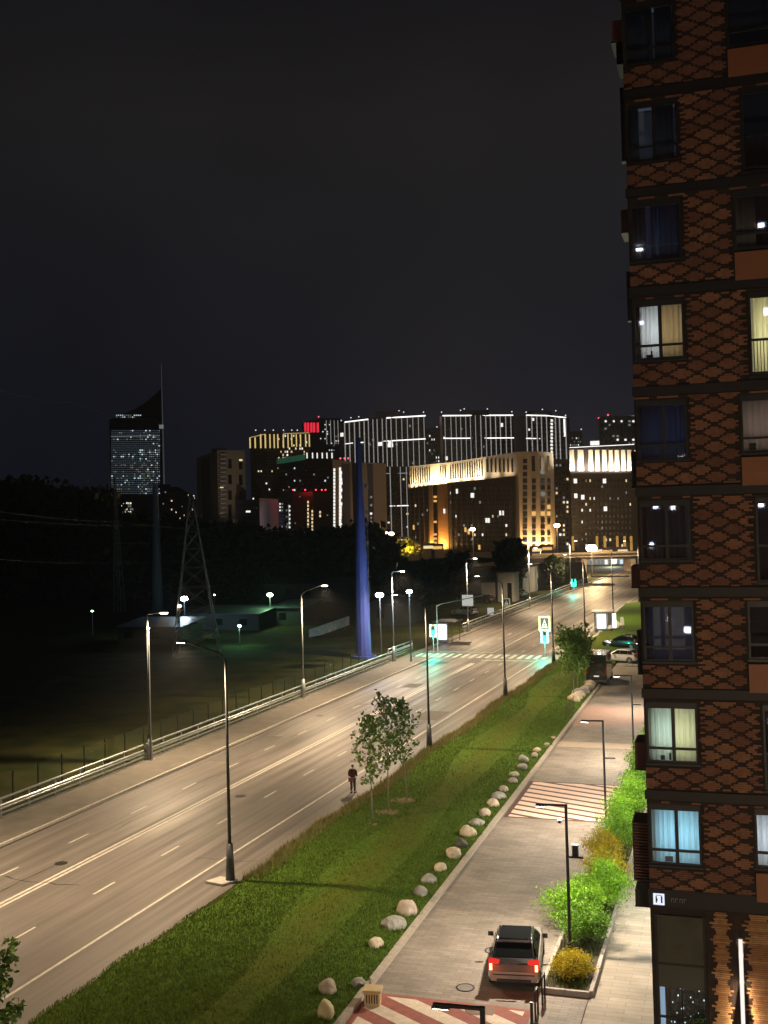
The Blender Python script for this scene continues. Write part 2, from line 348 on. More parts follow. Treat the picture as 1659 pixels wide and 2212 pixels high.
# driveway
def paver_mat(name, col, bw, bh, var=.14, mort=.008, stre=(1, 1, 1)):
    m = bpy.data.materials.new(name); MATS[name] = m; m.use_nodes = True; n = m.node_tree.nodes; l = m.node_tree.links; b = n['Principled BSDF']; b.inputs['Roughness'].default_value = .72
    t = n.new('ShaderNodeTexCoord'); br = n.new('ShaderNodeTexBrick'); l.new(t.outputs['Object'], br.inputs['Vector'])
    br.inputs['Scale'].default_value = 1; br.inputs['Brick Width'].default_value = bw; br.inputs['Row Height'].default_value = bh; br.inputs['Mortar Size'].default_value = mort; br.inputs['Mortar Smooth'].default_value = .2
    br.inputs['Color1'].default_value = (*[c*(1-var) for c in col], 1); br.inputs['Color2'].default_value = (*[c*(1+var) for c in col], 1); br.inputs['Mortar'].default_value = (*[c*.45 for c in col], 1)
    z = n.new('ShaderNodeTexNoise'); z.inputs['Scale'].default_value = .7; z.inputs['Detail'].default_value = 7; l.new(t.outputs['Object'], z.inputs['Vector'])
    r = n.new('ShaderNodeMapRange'); r.inputs[1].default_value = .3; r.inputs[2].default_value = .7; r.inputs[3].default_value = .78; r.inputs[4].default_value = 1.18; l.new(z.outputs['Fac'], r.inputs[0])
    x = n.new('ShaderNodeVectorMath'); x.operation = 'SCALE'; l.new(br.outputs['Color'], x.inputs[0]); l.new(r.outputs[0], x.inputs['Scale']); l.new(x.outputs[0], b.inputs['Base Color'])
    q = n.new('ShaderNodeBump'); q.inputs['Strength'].default_value = .5; q.inputs['Distance'].default_value = .01; q.invert = True; l.new(br.outputs['Fac'], q.inputs['Height']); l.new(q.outputs[0], b.inputs['Normal'])
    return m
M_drive = paver_mat('driveway pavers', (.21, .182, .155), .6, .2)
M_side = paver_mat('pavement planks', (.29, .245, .19), 1.2, .3)
M_red = mat('red crossing surface', (.27, .085, .065), .8, 0, .18, 3, .3, 60)
M_cream = mat('cream crossing paint', (.62, .52, .42), .7, 0, .16, 4)
M_patch = mat('grey asphalt patch', (.15, .14, .13), .85, 0, .18, 2)
M_pinkp = mat('pink paver field', (.27, .18, .145), .8, 0, .12, 2)
MB().bb(-13.2, -5.5, -20, 135, -.06, 0.0).build('driveway', M_drive, rz=-TH_D, kind='structure')
MB().bb(-5.46, 24, -20, 33.9, -.06, .012).build('courtyard', M_side, rz=-TH_D, kind='structure')
MB().bb(-5.46, -2.8, 33.9, 118, -.06, .012).build('sidewalk', M_side, rz=-TH_D, kind='structure')
kerb = empty('driveway_kerb', rz=-TH_D, kind='structure')
kb = MB().bb(-.13, .13, -.49, .49, -.05, .15); km2 = bpy.data.meshes.new('kerb_stone'); km2.from_pydata(kb.v, [], kb.f); km2.update(); km2.materials.append(mat('warm kerb concrete', (.30, .265, .22), .85, 0, .15, 5, .3, 60))
for i in range(78): link('kerb_stone', km2, None, kerb, (-13.22, 31.5+i, rnd.uniform(-.006, .006)))
# paved fields that cross the driveway further on
pf = MB().bb(-13.05, -7.2, 88.5, 97.5, .001, .004); pf.build('paved_field', M_pinkp, rz=-TH_D, kind='structure')
MB().bb(-13.05, -5.6, 80.5, 82.3, .001, .004).build('paved_strip', mat('light paver strip', (.34, .28, .22), .8, 0, .1, 3), rz=-TH_D, kind='structure')
# striped crossings
def clip_poly(poly, x0, x1, y0, y1):
    def cl(p, f, it):
        o = []
        for i in range(len(p)):
            a, b_ = p[i], p[(i+1) % len(p)]
            if f(a): o.append(a)
            if f(a) != f(b_): o.append(it(a, b_))
        return o
    for ax, v, sg in ((0, x0, 1), (0, x1, -1), (1, y0, 1), (1, y1, -1)):
        if not poly: return poly
        poly = cl(poly, lambda a: (a[ax]-v)*sg >= 0, lambda a, b_: tuple(a[k]+(b_[k]-a[k])*(v-a[ax])/(b_[ax]-a[ax]) for k in (0, 1)))
    return poly
def crossing(x0, x1, y0, y1, per, wid, sl, base, top, label):
    r = MB().bb(x0-.25, x1+.25, y0-.2, y1+.2, .001, .004).build('striped_crossing', base, rz=-TH_D, kind='structure')
    y = y0-abs(sl)*(x1-x0)-per
    while y < y1+abs(sl)*(x1-x0)+per:
        p = clip_poly([(x0-.01, y), (x1+.01, y+sl*(x1-x0)), (x1+.01, y+wid+sl*(x1-x0)), (x0-.01, y+wid)], x0, x1, y0, y1)
        if len(p) >= 3: MB().prism(p, .0045, .0085).build('painted_stripe', top, r)
        y += per
crossing(-12.85, -7.45, 25.2, 37.75, 1.35, .68, -.62, M_red, M_cream, '')
M_dk = mat('dark red crossing joint', (.085, .040, .030), .8, 0, .2, 3)
crossing(-12.75, -7.35, 61.6, 69.7, .98, .66, -.40, M_dk, mat('faded pink crossing paint', (.66, .49, .41), .75, 0, .12, 4), '')
# manhole covers
def manhole(px, py, r, label):
    p = G(px, py, .01); o = empty('manhole_cover', p, 0, label, 'manhole')
    a = MB().cyl((0, 0, -.008), (0, 0, .004), r*.84, r*.84, 20).build('lid', M_patch, o)
    b_ = MB()
    for i in range(24):
        t0, t1 = 2*math.pi*i/24, 2*math.pi*(i+1)/24
        b_.prism([(r*math.cos(t0), r*math.sin(t0)), (r*math.cos(t1), r*math.sin(t1)), (r*.86*math.cos(t1), r*.86*math.sin(t1)), (r*.86*math.cos(t0), r*.86*math.sin(t0))][::1], -.008, .008)
    b_.build('rim', M_black, o)
manhole(1005, 2133, .34, 'round manhole with dark rim left behind the silver car')
manhole(1066, 2053, .34, 'round manhole in driveway ahead of the silver car, beside its left mirror')
p = G(1030, 2181, .012); o = empty('utility_cover', p, -TH_D, 'dull brown oval utility cover set in the red and cream striped crossing', 'utility cover')
MB().cyl((0, 0, 0), (0, 0, .006), .42, .42, 20).build('round_plate', mat('brown iron', (.16, .10, .075), .6, .3), o)
MB().bb(.2, .62, -.3, .3, 0, .004).build('square_plate', mat('brown iron', (.16, .10, .075), .6, .3), o)

# ------------------------------------------------------------------ street lamps
def make_lamp(h, arm, lens, head=.7, flat=False, col=WARM, power=3000, up=.5, spread=150):
    """base at origin, arm along +x"""
    r = empty('street_lamp')
    b = MB(); b.cyl((0, 0, 0), (0, 0, 1.75), .23, .145, 12); b.cyl((0, 0, 1.6), (0, 0, h), .088, .055, 10); b.build('pole', M_steel if arm > 0 else M_steel, r, smooth=True)
    MB().box((0, 0, .03), (.46, .46, .08)).build('base_plate', M_conc, r)
    pts = [(0, 0, h-.05), (.12, 0, h+.12), (.5, 0, h+.12+up*.35), (arm, 0, h+.15+up)]
    MB().tube(pts, .038).build('arm', M_steel, r, smooth=True)
    hd = empty('lamp_head'); hd.parent = r; hd.location = (arm+.2, 0, h+.17+up); hd.rotation_euler = (0, 0, 0)
    MB().box((.1, 0, .05), (head, .27, .11), 0, .72).build('housing', M_dsteel, hd)
    b = MB()
    for z, k in ((0, 1.), (-.06, .86), (-.11, .5)):
        pass
    b.box((.12, 0, -.055 if not flat else -.012), (head*.62, .22, .11 if not flat else .015), 0, 1.25); b.build('lens', lens, hd)
    light('SPOT', 'lamp_light', (.12, 0, -.2), power, col, hd, (0, 0, 0), spot_size=math.radians(spread), spot_blend=.75, shadow_soft_size=.12)
    return r
left = [(42.0, None), (68.77, 'street lamp on the far pavement left of centre, nearest of the far row behind the guard rail'), (95.6, 'street lamp on the far pavement with a rising arm and warm light, second of the far row'),
        (121.3, None), (153.4, 'bare metal street lamp behind the bus stop carrying a white square sign'), (180., 'distant street lamp of the far row beyond the guard rail'), (207., 'faint tall street lamp of the far row near the dark box building')]
LAMP_P = 15000
L1 = make_lamp(10.2, 1.0, M_lens, .62, False, WARM, LAMP_P, .05)
L2 = make_lamp(9.6, 2.1, M_lens, .62, False, WARM, LAMP_P, .75)
def place(src, first, loc, rz, label, grp='street lamps along the road', pw=1):
    o = src if first else dup(src)
    if pw != 1:
        for h_ in KIDS(o):
            for l_ in KIDS(h_):
                if l_.type == 'LIGHT': l_.data = l_.data.copy(); l_.data.energy *= pw
    o.location = loc; o.rotation_euler = (0, 0, rz); tag(o, label, 'street lamp', grp); return o
place(L1, True, RD(-42.75, 68.77, .12), -TH_R+.1, 'pale street lamp nearest of the far row, its short level arm lit before the pylon')
place(L2, True, RD(-42.75, 95.6, .12), -TH_R, 'pale street lamp of the far row with a rising arm, left of the blue mast')
place(L1, False, RD(-42.75, 121.3, .12), -TH_R, 'pale street lamp of the far row just right of the blue mast')
place(L1, False, RD(-42.75, 153.4, .12), -TH_R, 'pale street lamp behind the lit bus shelter with white square sign at its mid height')
place(L1, False, RD(-42.75, 194.5, .12), -TH_R, 'far pale street lamp between the white box hut and the grey warehouse')
place(L1, False, RD(-42.75, 235, .12), -TH_R, 'most distant street lamp of the far row near the overpass')
place(L2, False, RD(-42.75, 41.5, .12), -TH_R, 'street lamp of the far row standing outside the picture to the left', pw=.8)
L3 = make_lamp(10.4, 2.0, M_lens, .62, True, WARM, LAMP_P, .55)
for ch in KIDS(L3):
    if ch.name.startswith(('pole', 'arm')): ch.data.materials.clear(); ch.data.materials.append(M_pole)
place(L3, False, RD(-24.95, 46.9, .05), math.pi-TH_R, 'dark street lamp pole in the foreground, standing on a concrete pad at the lawn edge', pw=.8)
place(L3, True, RD(-24.6, 77.0, .05), math.pi-TH_R, 'dark street lamp pole rising behind the three young trees')
place(L3, False, RD(-24.4, 99.6, .05), math.pi-TH_R, 'dark street lamp pole on the lawn edge halfway between the young trees and the crossing', pw=.7)
place(L3, False, RD(-24.4, 122.3, .05), math.pi-TH_R, 'dark street lamp pole beside the right hand green traffic light')
place(L3, False, RD(-24.9, 146.2, .05), math.pi-TH_R, 'dark street lamp pole between the crossing and the right hand bus shelter')
place(L3, False, RD(-24.9, 172, .05), math.pi-TH_R, 'dark street lamp pole behind the right hand bus shelter')
place(L3, False, RD(-24.9, 205, .05), math.pi-TH_R, 'thin dark street lamp pole far off before the overpass')
place(L3, False, RD(-24.95, 20.5, .05), math.pi-TH_R, 'street lamp of the near row standing outside the picture at bottom left', pw=.62)
# foundation pad under the nearest pole
o = MB().prism([(-1.1, -.35), (-.1, -.55), (.25, .3), (-.75, .45)], 0, .09).build('concrete_pad', M_conc, None, RD(-24.9, 46.75, .03), -TH_R)
tag(o, 'pale concrete pad under the nearest dark lamp pole', 'concrete pad')

# driveway lamps: black square posts with a flat arm
def make_dlamp(h=5.75, arm=1.15, side=.55):
    r = empty('driveway_lamp')
    MB().box((0, 0, h/2), (.11, .11, h)).build('post', M_black, r)
    MB().box((-arm/2, 0, h-.04), (arm, .09, .07)).build('arm', M_black, r)
    hd = MB().box((-arm+.18, 0, h-.095), (.42, .14, .035)).build('lamp_head', M_dsteel, r)
    MB().box((0, 0, -.022), (.36, .10, .018)).build('lens', M_lens, hd, (-arm+.18, 0, h-.095))
    for ch in KIDS(hd): pass
    MB().box((side/2+.05, 0, 3.75), (side, .07, .06)).build('bracket', M_black, r)
    light('SPOT', 'lamp_light', (-arm+.18, 0, h-.16), 5200, (1., .83, .63), r, (0, 0, 0), spot_size=math.radians(165), spot_blend=.6, shadow_soft_size=.1)
    return r
D1 = make_dlamp()
DL = [(-6.62, 42.88, 'black driveway lamp post beside the silver car, with a white camera on its pole'),
      (-7.2, 60.3, 'black driveway lamp post beside the pink striped crossing'),
      (-7.2, 77.0, 'black driveway lamp post furthest up the planting bed with a bright lit head'),
      (-5.9, 25.0, 'black driveway lamp whose top alone shows at the bottom edge over the striped crossing'),
      (-7.3, 96, 'black driveway lamp hidden far beyond the planting bed'), (-5.9, 9, 'black driveway lamp standing below the camera outside the picture')]
for i, (s, t, lb) in enumerate(DL):
    o = D1 if i == 0 else dup(D1)
    if i in (3, 5):
        for l_ in KIDS(o):
            if l_.type == 'LIGHT': l_.data = l_.data.copy(); l_.data.energy *= .4
    o.location = DR(s, t); o.rotation_euler = (0, 0, -TH_D+.05); tag(o, lb, 'lamp post', 'black lamp posts along the driveway')
r = empty('unseen_fill_lamp', DR(5.5, 9.5), -TH_D, 'tall added fill lamp standing below the viewpoint outside the picture', 'lamp post')  # added lamp out of view, lifts the brick facade
MB().cyl((0, 0, 0), (0, 0, 7.2), .09, .06, 8).build('post', M_black, r); MB().cyl((0, 0, 7.2), (0, 0, 7.6), .22, .28, 12).build('lantern', M_lens, r)
light('POINT', 'lantern_light', (0, .5, 7.5), 5200, (1, .74, .48), r, shadow_soft_size=.3)
cm_ = empty('security_camera', DR(-6.72, 42.8, 5.15), -TH_D, 'small white security camera fixed near the top of the nearest driveway lamp post', 'camera')
MB().box((-.12, -.08, 0), (.14, .26, .12)).build('body', mat('white plastic', (.75, .75, .75), .4), cm_)
MB().cyl((-.12, -.21, 0), (-.12, -.26, 0), .045, .045, 10).build('lens_hood', M_black, cm_)
o = empty('junction_box', DR(-6.45, 43.0, 3.95), -TH_D, 'grey framed cabinet panel on the nearest driveway lamp post', 'box')
MB().box((.12, 0, 0), (.26, .1, .5)).build('box', mat('grey plastic', (.28, .29, .30), .5), o)
MB().box((.12, -.06, .02), (.19, .02, .38)).build('door', M_black, o)

# ------------------------------------------------------------------ guard rail + fence (road frame)
def guard_rail(t0, t1, s, label, zb=.12, hand=True):
    r = empty('guard_rail', RD(s, t0, zb), -TH_R, label, 'guard rail'); L = t1-t0
    n = int(L/2.5)
    pm = MB().box((0, 0, .5), (.09, .12, 1.0 if hand else .8)); pme = bpy.data.meshes.new('post'); pme.from_pydata(pm.v, [], pm.f); pme.update(); pme.materials.append(M_steel)
    for i in range(n+1): link('post', pme, None, r, (0, i*L/n, 0))
    for nm, z, hh in (('rail_beam', .62, .30),):
        b = MB(); prof = [(.06, -.15), (.11, -.11), (.11, -.05), (.06, -.01), (.06, .01), (.11, .05), (.11, .11), (.06, .15)]
        vs = []; m_ = len(prof)
        for y in (0, L):
            for x, z_ in prof: vs.append((x, y, z+z_))
            for x, z_ in reversed(prof): vs.append((x-.02, y, z+z_))
        k = 2*m_; b.add(vs, [(i, (i+1) % k, k+(i+1) % k, k+i) for i in range(k)]+[tuple(range(k))[::-1], tuple(range(k, 2*k))]); b.build(nm, M_steel, r)
    MB().box((.1, L/2, .28), (.05, L, .10)).build('lower_rail', M_steel, r)
    if hand: MB().tube([(0, 0, 1.08), (0, L, 1.08)], .075, 8).build('handrail', M_steel, r, smooth=True)
    MB().box((.02, L/2, .02), (.3, L, .1)).build('footing', M_darkconc, r)
guard_rail(20, 122.3, -43.1, 'long galvanised guard rail with round handrail running from the left edge to the blue mast')
guard_rail(124.5, 133.5, -44.6, 'short separate piece of guard rail left of the traffic light', 0)
guard_rail(153, 195, -43.5, 'middle guard rail from the bus shelter towards the overpass')
guard_rail(196.5, 262, -43.7, 'distant guard rail along the grey warehouse', 0)

M_mesh = None
def mesh_mat():
    m = bpy.data.materials.new('wire mesh'); m.use_nodes = True; n = m.node_tree.nodes; l = m.node_tree.links; n.clear()
    o = n.new('ShaderNodeOutputMaterial'); t = n.new('ShaderNodeBsdfTransparent'); d = n.new('ShaderNodeBsdfDiffuse'); d.inputs[0].default_value = (.06, .075, .05, 1)
    x = n.new('ShaderNodeMixShader'); x.inputs[0].default_value = .10; l.new(t.outputs[0], x.inputs[1]); l.new(d.outputs[0], x.inputs[2]); l.new(x.outputs[0], o.inputs[0]); return m
M_mesh = mesh_mat()
fc = empty('mesh_fence', RD(-45.6, 30, 0), -TH_R, 'dark wire mesh fence with thin posts on the slope behind the long guard rail', 'fence')
pm = MB().box((0, 0, .8), (.07, .07, 1.9)); pme = bpy.data.meshes.new('post'); pme.from_pydata(pm.v, [], pm.f); pme.update(); pme.materials.append(M_black)
pn = MB().box((0, 0, .85), (.012, 2.4, 1.6)); pnm = bpy.data.meshes.new('mesh_panel'); pnm.from_pydata(pn.v, [], pn.f); pnm.update(); pnm.materials.append(M_mesh)
for i in range(36):
    link('post', pme, None, fc, (0, i*2.5, 0)); link('mesh_panel', pnm, None, fc, (0, i*2.5+1.25, 0))

# ------------------------------------------------------------------ traffic lights, signs, shelters
M_bb = mat('pale signal backboard', (.45, .46, .46), .6)  # pale so the added teal light spreads over it like a halo
M_tl = mat('signal housing', (.02, .022, .022), .5)
M_green = emat('green signal', (.02, 1.0, .72), 14)
M_off = mat('unlit signal lens', (.05, .02, .015), .3)
def traffic_light(p, h, label, mast=True, power=850):
    r = empty('traffic_light', p, -TH_R, label, 'traffic light', 'green traffic lights over the road')
    MB().cyl((0, 0, 0), (0, 0, h+.6), .06, .05, 8).build('pole', M_steel, r)
    hb = empty('signal_head'); hb.parent = r; hb.location = (0, -.14, h)
    MB().box((0, 0, 0), (.36, .2, 1.05)).build('housing', M_tl, hb)
    MB().box((0, .12, 0), (.95, .03, 1.55)).build('backboard', M_bb, hb)
    for k, z in enumerate((.32, 0, -.32)):
        MB().cyl((0, -.10, z), (0, -.135, z), .125, .125, 16).build('lens', M_green if k == 2 else M_off, hb)
        MB().box((0, -.2, z+.15), (.3, .22, .02)).build('visor', M_tl, hb)
    light('POINT', 'added_signal_glow', (0, -.75, h-.32), power, (.03, 1., .68), r, shadow_soft_size=.25)  # added light, tints the backboard to stand for the lens halo
    return r
traffic_light(G(937, 1411), 2.75, 'green traffic light on the far pavement left of the bus shelter')
traffic_light(G(1178, 1421), 2.5, 'green traffic light right of the zebra crossing under a framed sign')
pT = G(1240, 1283); traffic_light(pT, 2.3, 'small distant green traffic light before the overpass', power=600)
# mast arm sign
r = empty('signal_mast', G(939, 1411)+Vector((.4, 0, 0)), -TH_R, 'grey mast with a long arm reaching right above the bus shelter', 'mast')
MB().cyl((0, 0, 0), (0, 0, 5.9), .09, .07, 8).build('pole', M_steel, r)
MB().tube([(0, 0, 5.7), (.6, 0, 6.0), (4.3, 6.0, 6.6)], .06).build('arm', M_steel, r)
def plate(name, p, w_, h_, label, cat, face, border=None, fig=None, post=0, rz=-TH_R):
    r = empty(name, p, rz, label, cat)
    if post: MB().cyl((0, .03, -post), (0, .03, h_/2), .04, .04, 6).build('post', M_steel, r)
    MB().box((0, 0, 0), (w_, .03, h_)).build('plate', border or face, r)
    if border: MB().box((0, -.022, 0), (w_*.72, .012, h_*.76)).build('panel', face, r)
    if fig: fig(r, w_, h_)
    return r
M_sw = mat('white glowing sheet', (.8, .8, .8), .5, emit=(1, 1, .97), estr=.35)  # light thrown back by the sheet put in as a faint glow
M_sy = mat('pale yellow glowing sheet', (.75, .76, .45), .5, emit=(.95, 1, .6), estr=.22)  # same here, returned light is emission
M_sd = mat('dark sign field', (.05, .06, .09), .5)
def ped(r, w_, h_):
    b = MB(); b.prism([(-.26*w_, -.28*h_), (.26*w_, -.28*h_), (0, .3*h_)], 0, .006)
    b.v = [(x, -.03-z, y) for x, y, z in b.v]; b.f = [f[::-1] for f in b.f]; b.build('triangle', M_sw, r)
    b = MB()
    for p0, p1 in (((0, .1), (0, -.06)), ((0, -.06), (-.07, -.2)), ((0, -.06), (.07, -.2)), ((0, .06), (-.08, -.02)), ((0, .06), (.08, .0))):
        b.cyl((p0[0]*w_, -.042, p0[1]*h_), (p1[0]*w_, -.042, p1[1]*h_), .03*w_, n=5)
    b.cyl((0, -.036, .15*h_), (0, -.048, .15*h_), .045*w_, n=8); b.build('walking_figure', M_sd, r)
def spt(px, py, gx, gy):     # point above a surveyed ground point
    g = G(gx, gy); q = A(px, py, g.y); return q
plate('crossing_sign', spt(1176, 1347, 1178, 1421)+Vector((0, -.1, 0)), 1.35, 1.75, 'framed pedestrian crossing sign above the right hand green traffic light', 'road sign', M_sd, M_sy, ped, 1.2)
plate('crossing_sign', A(1094, 1301, 118), .78, .85, 'square yellow edged pedestrian crossing sign hanging over the road, on the third dark pole', 'road sign', M_sd, M_sy, ped)
plate('white_sign', A(1010, 1297, 152), 1.55, 1.5, 'blank looking white square sign on the street lamp behind the bus shelter', 'road sign', M_sw)
plate('white_sign', A(1060, 1322, 185), 1.1, 1.4, 'small white plate on a short grey post by the middle guard rail', 'road sign', M_sw, post=3.4)
M_box = emat('lit advertising panel', (.93, .97, 1), 2.2)
def shelter(p, rz, label, W_=2.6):
    r = empty('bus_shelter', p, rz, label, 'bus shelter')
    MB().box((.2, .0, 2.75), (3.0, 4.2, .12)).build('roof', M_dsteel, r)
    for x, y in ((-.9, -1.9), (1.3, -1.9), (-.9, 1.9), (1.3, 1.9)): MB().box((x, y, 1.35), (.1, .1, 2.7)).build('post', M_dsteel, r)
    f = MB().box((0, -1.9, 1.45), (1.55, .22, 2.35)).build('advertising_case', M_dsteel, r)
    MB().box((0, -2.02, 1.5), (1.2, .03, 1.95)).build('lit_panel', M_box, f)
    MB().box((-1.0, 0, 1.4), (.03, 3.6, 2.2)).build('glass_wall', GL, r)
    b = MB(); b.box((-.65, 0, .45), (.4, 2.6, .06)); b.box((-.65, -1, .21), (.3, .06, .42)); b.box((-.65, 1, .21), (.3, .06, .42)); b.build('bench', M_steel, r)
    light('AREA', 'panel_light', (0, -2.1, 1.5), 160, (.9, .96, 1), r, (math.pi/2, 0, 0), shape='RECTANGLE', size=1.2, size_y=1.95)
    return r
GL = glassmat('clear glazing', (.85, .92, .9), .06)
o = shelter(G(965, 1386), -TH_R, 'bus shelter with a bright white panel on the far pavement behind the zebra crossing')
o = shelter(G(1300, 1362), -TH_R+.15, 'second bus shelter with white panels on the right verge beside the lawn')
MB().box((1.1, -1.6, 1.35), (.55, .9, 2.7)).build('pillar', M_dsteel, o)
MB().box((1.75, -1.9, 1.55), (.5, .05, 2.0)).build('lit_panel', M_box, o)
bs = MB().prism([tuple(RD(-24.5, 148)[:2]), tuple(RD(-22.4, 149)[:2]), tuple(RD(-22.0, 153)[:2]), tuple(RD(-23.0, 166)[:2]), tuple(RD(-24.5, 172)[:2])], -.01, .13)
bs.build('bus_stop_platform', M_conc, kind='structure')
# right-hand lawns beyond
b = MB().prism([tuple(G(*q)[:2]) for q in ((1212, 1425), (1248, 1398), (1283, 1371), (1318, 1366), (1318, 1385), (1272, 1408), (1250, 1440), (1240, 1465))], -.005, .1)
b.build('lawn', M_lawn, kind='structure')
b = MB().prism([tuple(G(*q)[:2]) for q in ((1306, 1362), (1325, 1330), (1352, 1304), (1420, 1296), (1420, 1372), (1340, 1372))], -.005, .11)
b.build('lawn', M_lawn, kind='structure')

# ------------------------------------------------------------------ rocks
def rock(name, p, sx, sy, sz, m, label, seed, blocky=0):
    rg = random.Random(seed); bmv = []
    import bmesh
    bm = bmesh.new(); bmesh.ops.create_icosphere(bm, subdivisions=3, radius=1)
    planes = [(Vector((rg.gauss(0, 1), rg.gauss(0, 1), rg.gauss(0, .8))).normalized(), rg.uniform(.62, .86)) for _ in range(9 if blocky else 7)]
    off = Vector((rg.uniform(0, 50),)*3)
    from mathutils import noise
    for v in bm.verts:
        q = v.co.copy(); 
        for nn, d in planes:
            k = q.dot(nn)
            if k > d: q -= nn*(k-d)*(.9 if blocky else .7)
        q *= 1+.10*noise.noise(q*2.2+off)+.04*noise.noise(q*6+off)
        v.co = Vector((q.x*sx, q.y*sy, max(q.z, -.45)*sz))
    me = bpy.data.meshes.new(name); bm.to_mesh(me); bm.free()
    me.polygons.foreach_set('use_smooth', [not blocky]*len(me.polygons))
    o = link(name, me, m, None, (p[0], p[1], p[2]+.30*sz), rg.uniform(0, 6)); tag(o, label, 'rock', 'boulders lining the driveway'); return o
RM = [mat('beige stone', (.45, .38, .28), .85, 0, .25, 4, .6, 14), mat('pinkish stone', (.37, .31, .25), .85, 0, .28, 5, .6, 14), mat('grey stone', (.25, .24, .22), .85, 0, .3, 5, .7, 14), mat('dark stone', (.075, .075, .068), .9, 0, .3, 5, .7, 14), mat('yellowish stone', (.46, .39, .22), .8, 0, .2, 4, .5, 14)]
RK = [ # x, y(centre) in zoom, w, h, material, words
 (165, 1402, 92, 78, 1, 'pinkish angular boulder left of the beige slatted box, its flank in shadow', 1),
 (152, 1508, 84, 108, 4, 'tall yellowish boulder standing upright at the bottom edge', 0),
 (312, 1380, 84, 44, 2, 'low flat grey rock sunk in grass just above the beige slatted box', 1),
 (396, 1190, 78, 62, 0, 'lone beige boulder with dark left side, below the grey block', 0),
 (478, 1098, 128, 62, 2, 'long squared grey block, widest stone of the row', 1),
 (543, 1020, 104, 82, 1, 'large mottled pink grey boulder above the squared grey block', 0),
 (608, 944, 66, 60, 2, 'round pale grey boulder eighth from the top crossing', 0),
 (653, 884, 80, 50, 2, 'low grey leaning boulder below the tan oval one', 0),
 (705, 828, 70, 46, 0, 'tan oval boulder with a smooth top', 0),
 (766, 760, 88, 62, 0, 'pointed beige boulder beside a dark stone', 1),
 (806, 712, 62, 50, 3, 'dark mossy stone sitting behind the pointed beige boulder', 0),
 (838, 657, 90, 56, 0, 'broad domed beige boulder near the pink crossing', 0),
 (880, 612, 80, 38, 2, 'flat grey slab in the row beside the lower corner of the pink crossing', 1),
 (917, 566, 62, 46, 1, 'rounded tan boulder left of the pink crossing middle', 0),
 (955, 521, 66, 44, 0, 'pale domed boulder left of the pink crossing', 0),
 (980, 487, 78, 38, 2, 'long low grey boulder above the pale domed one', 0),
 (1005, 453, 52, 36, 1, 'small brownish boulder level with the top of the pink crossing', 0),
 (1050, 413, 48, 34, 1, 'small tan boulder just above the pink crossing', 0),
 (1057, 382, 50, 34, 0, 'pale boulder touching the small tan boulder above the crossing', 0),
 (1098, 348, 54, 36, 2, 'light grey boulder in the upper part of the row', 0),
 (1102, 310, 48, 42, 2, 'upright light grey boulder close above another pale one', 0),
 (1155, 292, 40, 30, 1, 'small boulder right of the upright light grey one', 0),
 (1167, 267, 38, 26, 0, 'topmost of the evenly spaced boulders', 0),
 (1215, 240, 38, 18, 2, 'flat stone past the evenly spaced boulders', 1),
 (1242, 208, 40, 16, 1, 'flat stone farthest along before the wire fence', 1)]
for i, (zx, zy, ww, hh, mi, lb, bl) in enumerate(RK):
    px = 634+.4514*zx; py = 1498+.4514*(zy+hh*.42); p = G(px, py, .12); sc = F/p.y
    W2 = ww*.4514/sc/2; H2 = hh*.4514/sc
    rock('boulder', (p.x, p.y+W2*.4, .03), W2*1.12, W2*.95, H2*.72, RM[mi], lb, 100+i, bl)
# far rock heap
for i in range(14):
    px = 1241+i*3.4+rnd.uniform(-3, 3); py = 1513-i*3.1+rnd.uniform(-4, 4); p = G(px, py, .1)
    rock('boulder', (p.x, p.y, .1), .55+rnd.random()*.35, .5, .35+.2*rnd.random(), RM[[0, 1, 2][i % 3]], 'rough %s boulder, %s up from the lawn end of the heap by the black van' % (['beige', 'pinkish', 'grey'][i % 3], ['first', 'second', 'third', 'fourth', 'fifth', 'sixth', 'seventh', 'eighth', 'ninth', 'tenth', 'eleventh', 'twelfth', 'thirteenth', 'topmost'][i]), 300+i, 1)['group'] = 'boulders heaped by the black van'

RP = [o for o in bpy.data.objects if o.name.startswith('boulder')]
Vg = []
for o in RP:
    n_ = 90; a = nrg.random(n_)*2*np.pi; xs2 = [v.co for v in o.data.vertices]; rx_ = max(v.x for v in xs2); rr = rx_*(.85+.45*nrg.random(n_))
    P = np.stack([o.location.x+rr*np.cos(a), o.location.y+rr*np.sin(a), np.full(n_, .10)], 1); h = .10+.16*nrg.random(n_); w3 = nrg.normal(size=(n_, 3))*[.012, .012, 0]; tip = P+np.stack([nrg.normal(size=n_)*.05, nrg.normal(size=n_)*.05, h], 1)
    Vg.append(np.stack([P-w3, P+w3, tip], 1).reshape(-1, 3))
Vg = np.concatenate(Vg); tag(link('tuft_grass', npmesh('tuft_grass', Vg, np.arange(len(Vg)).reshape(-1, 3)), M_blade, kind='stuff'), 'longer grass tufts growing round the boulders', 'grass')

# ------------------------------------------------------------------ slatted box
p = G(806, 2168); r = empty('slatted_box', p, -TH_D+.15, 'beige slatted concrete box at the corner of the striped crossing', 'box')
Mb = mat('beige cast concrete', (.48, .36, .20), .8, 0, .12, 5)
MB().box((0, 0, .22), (.54, .44, .44)).build('body', Mb, r); MB().box((0, 0, .50), (.64, .54, .10)).build('lid', Mb, r)
for i in range(6): MB().box((-.225+i*.09, -.235, .25), (.045, .03, .36)).build('slat', Mb, r)
MB().box((0, -.226, .25), (.5, .01, .30)).build('shade_plate', M_black, r)  # black plate stands for the shade between the slats

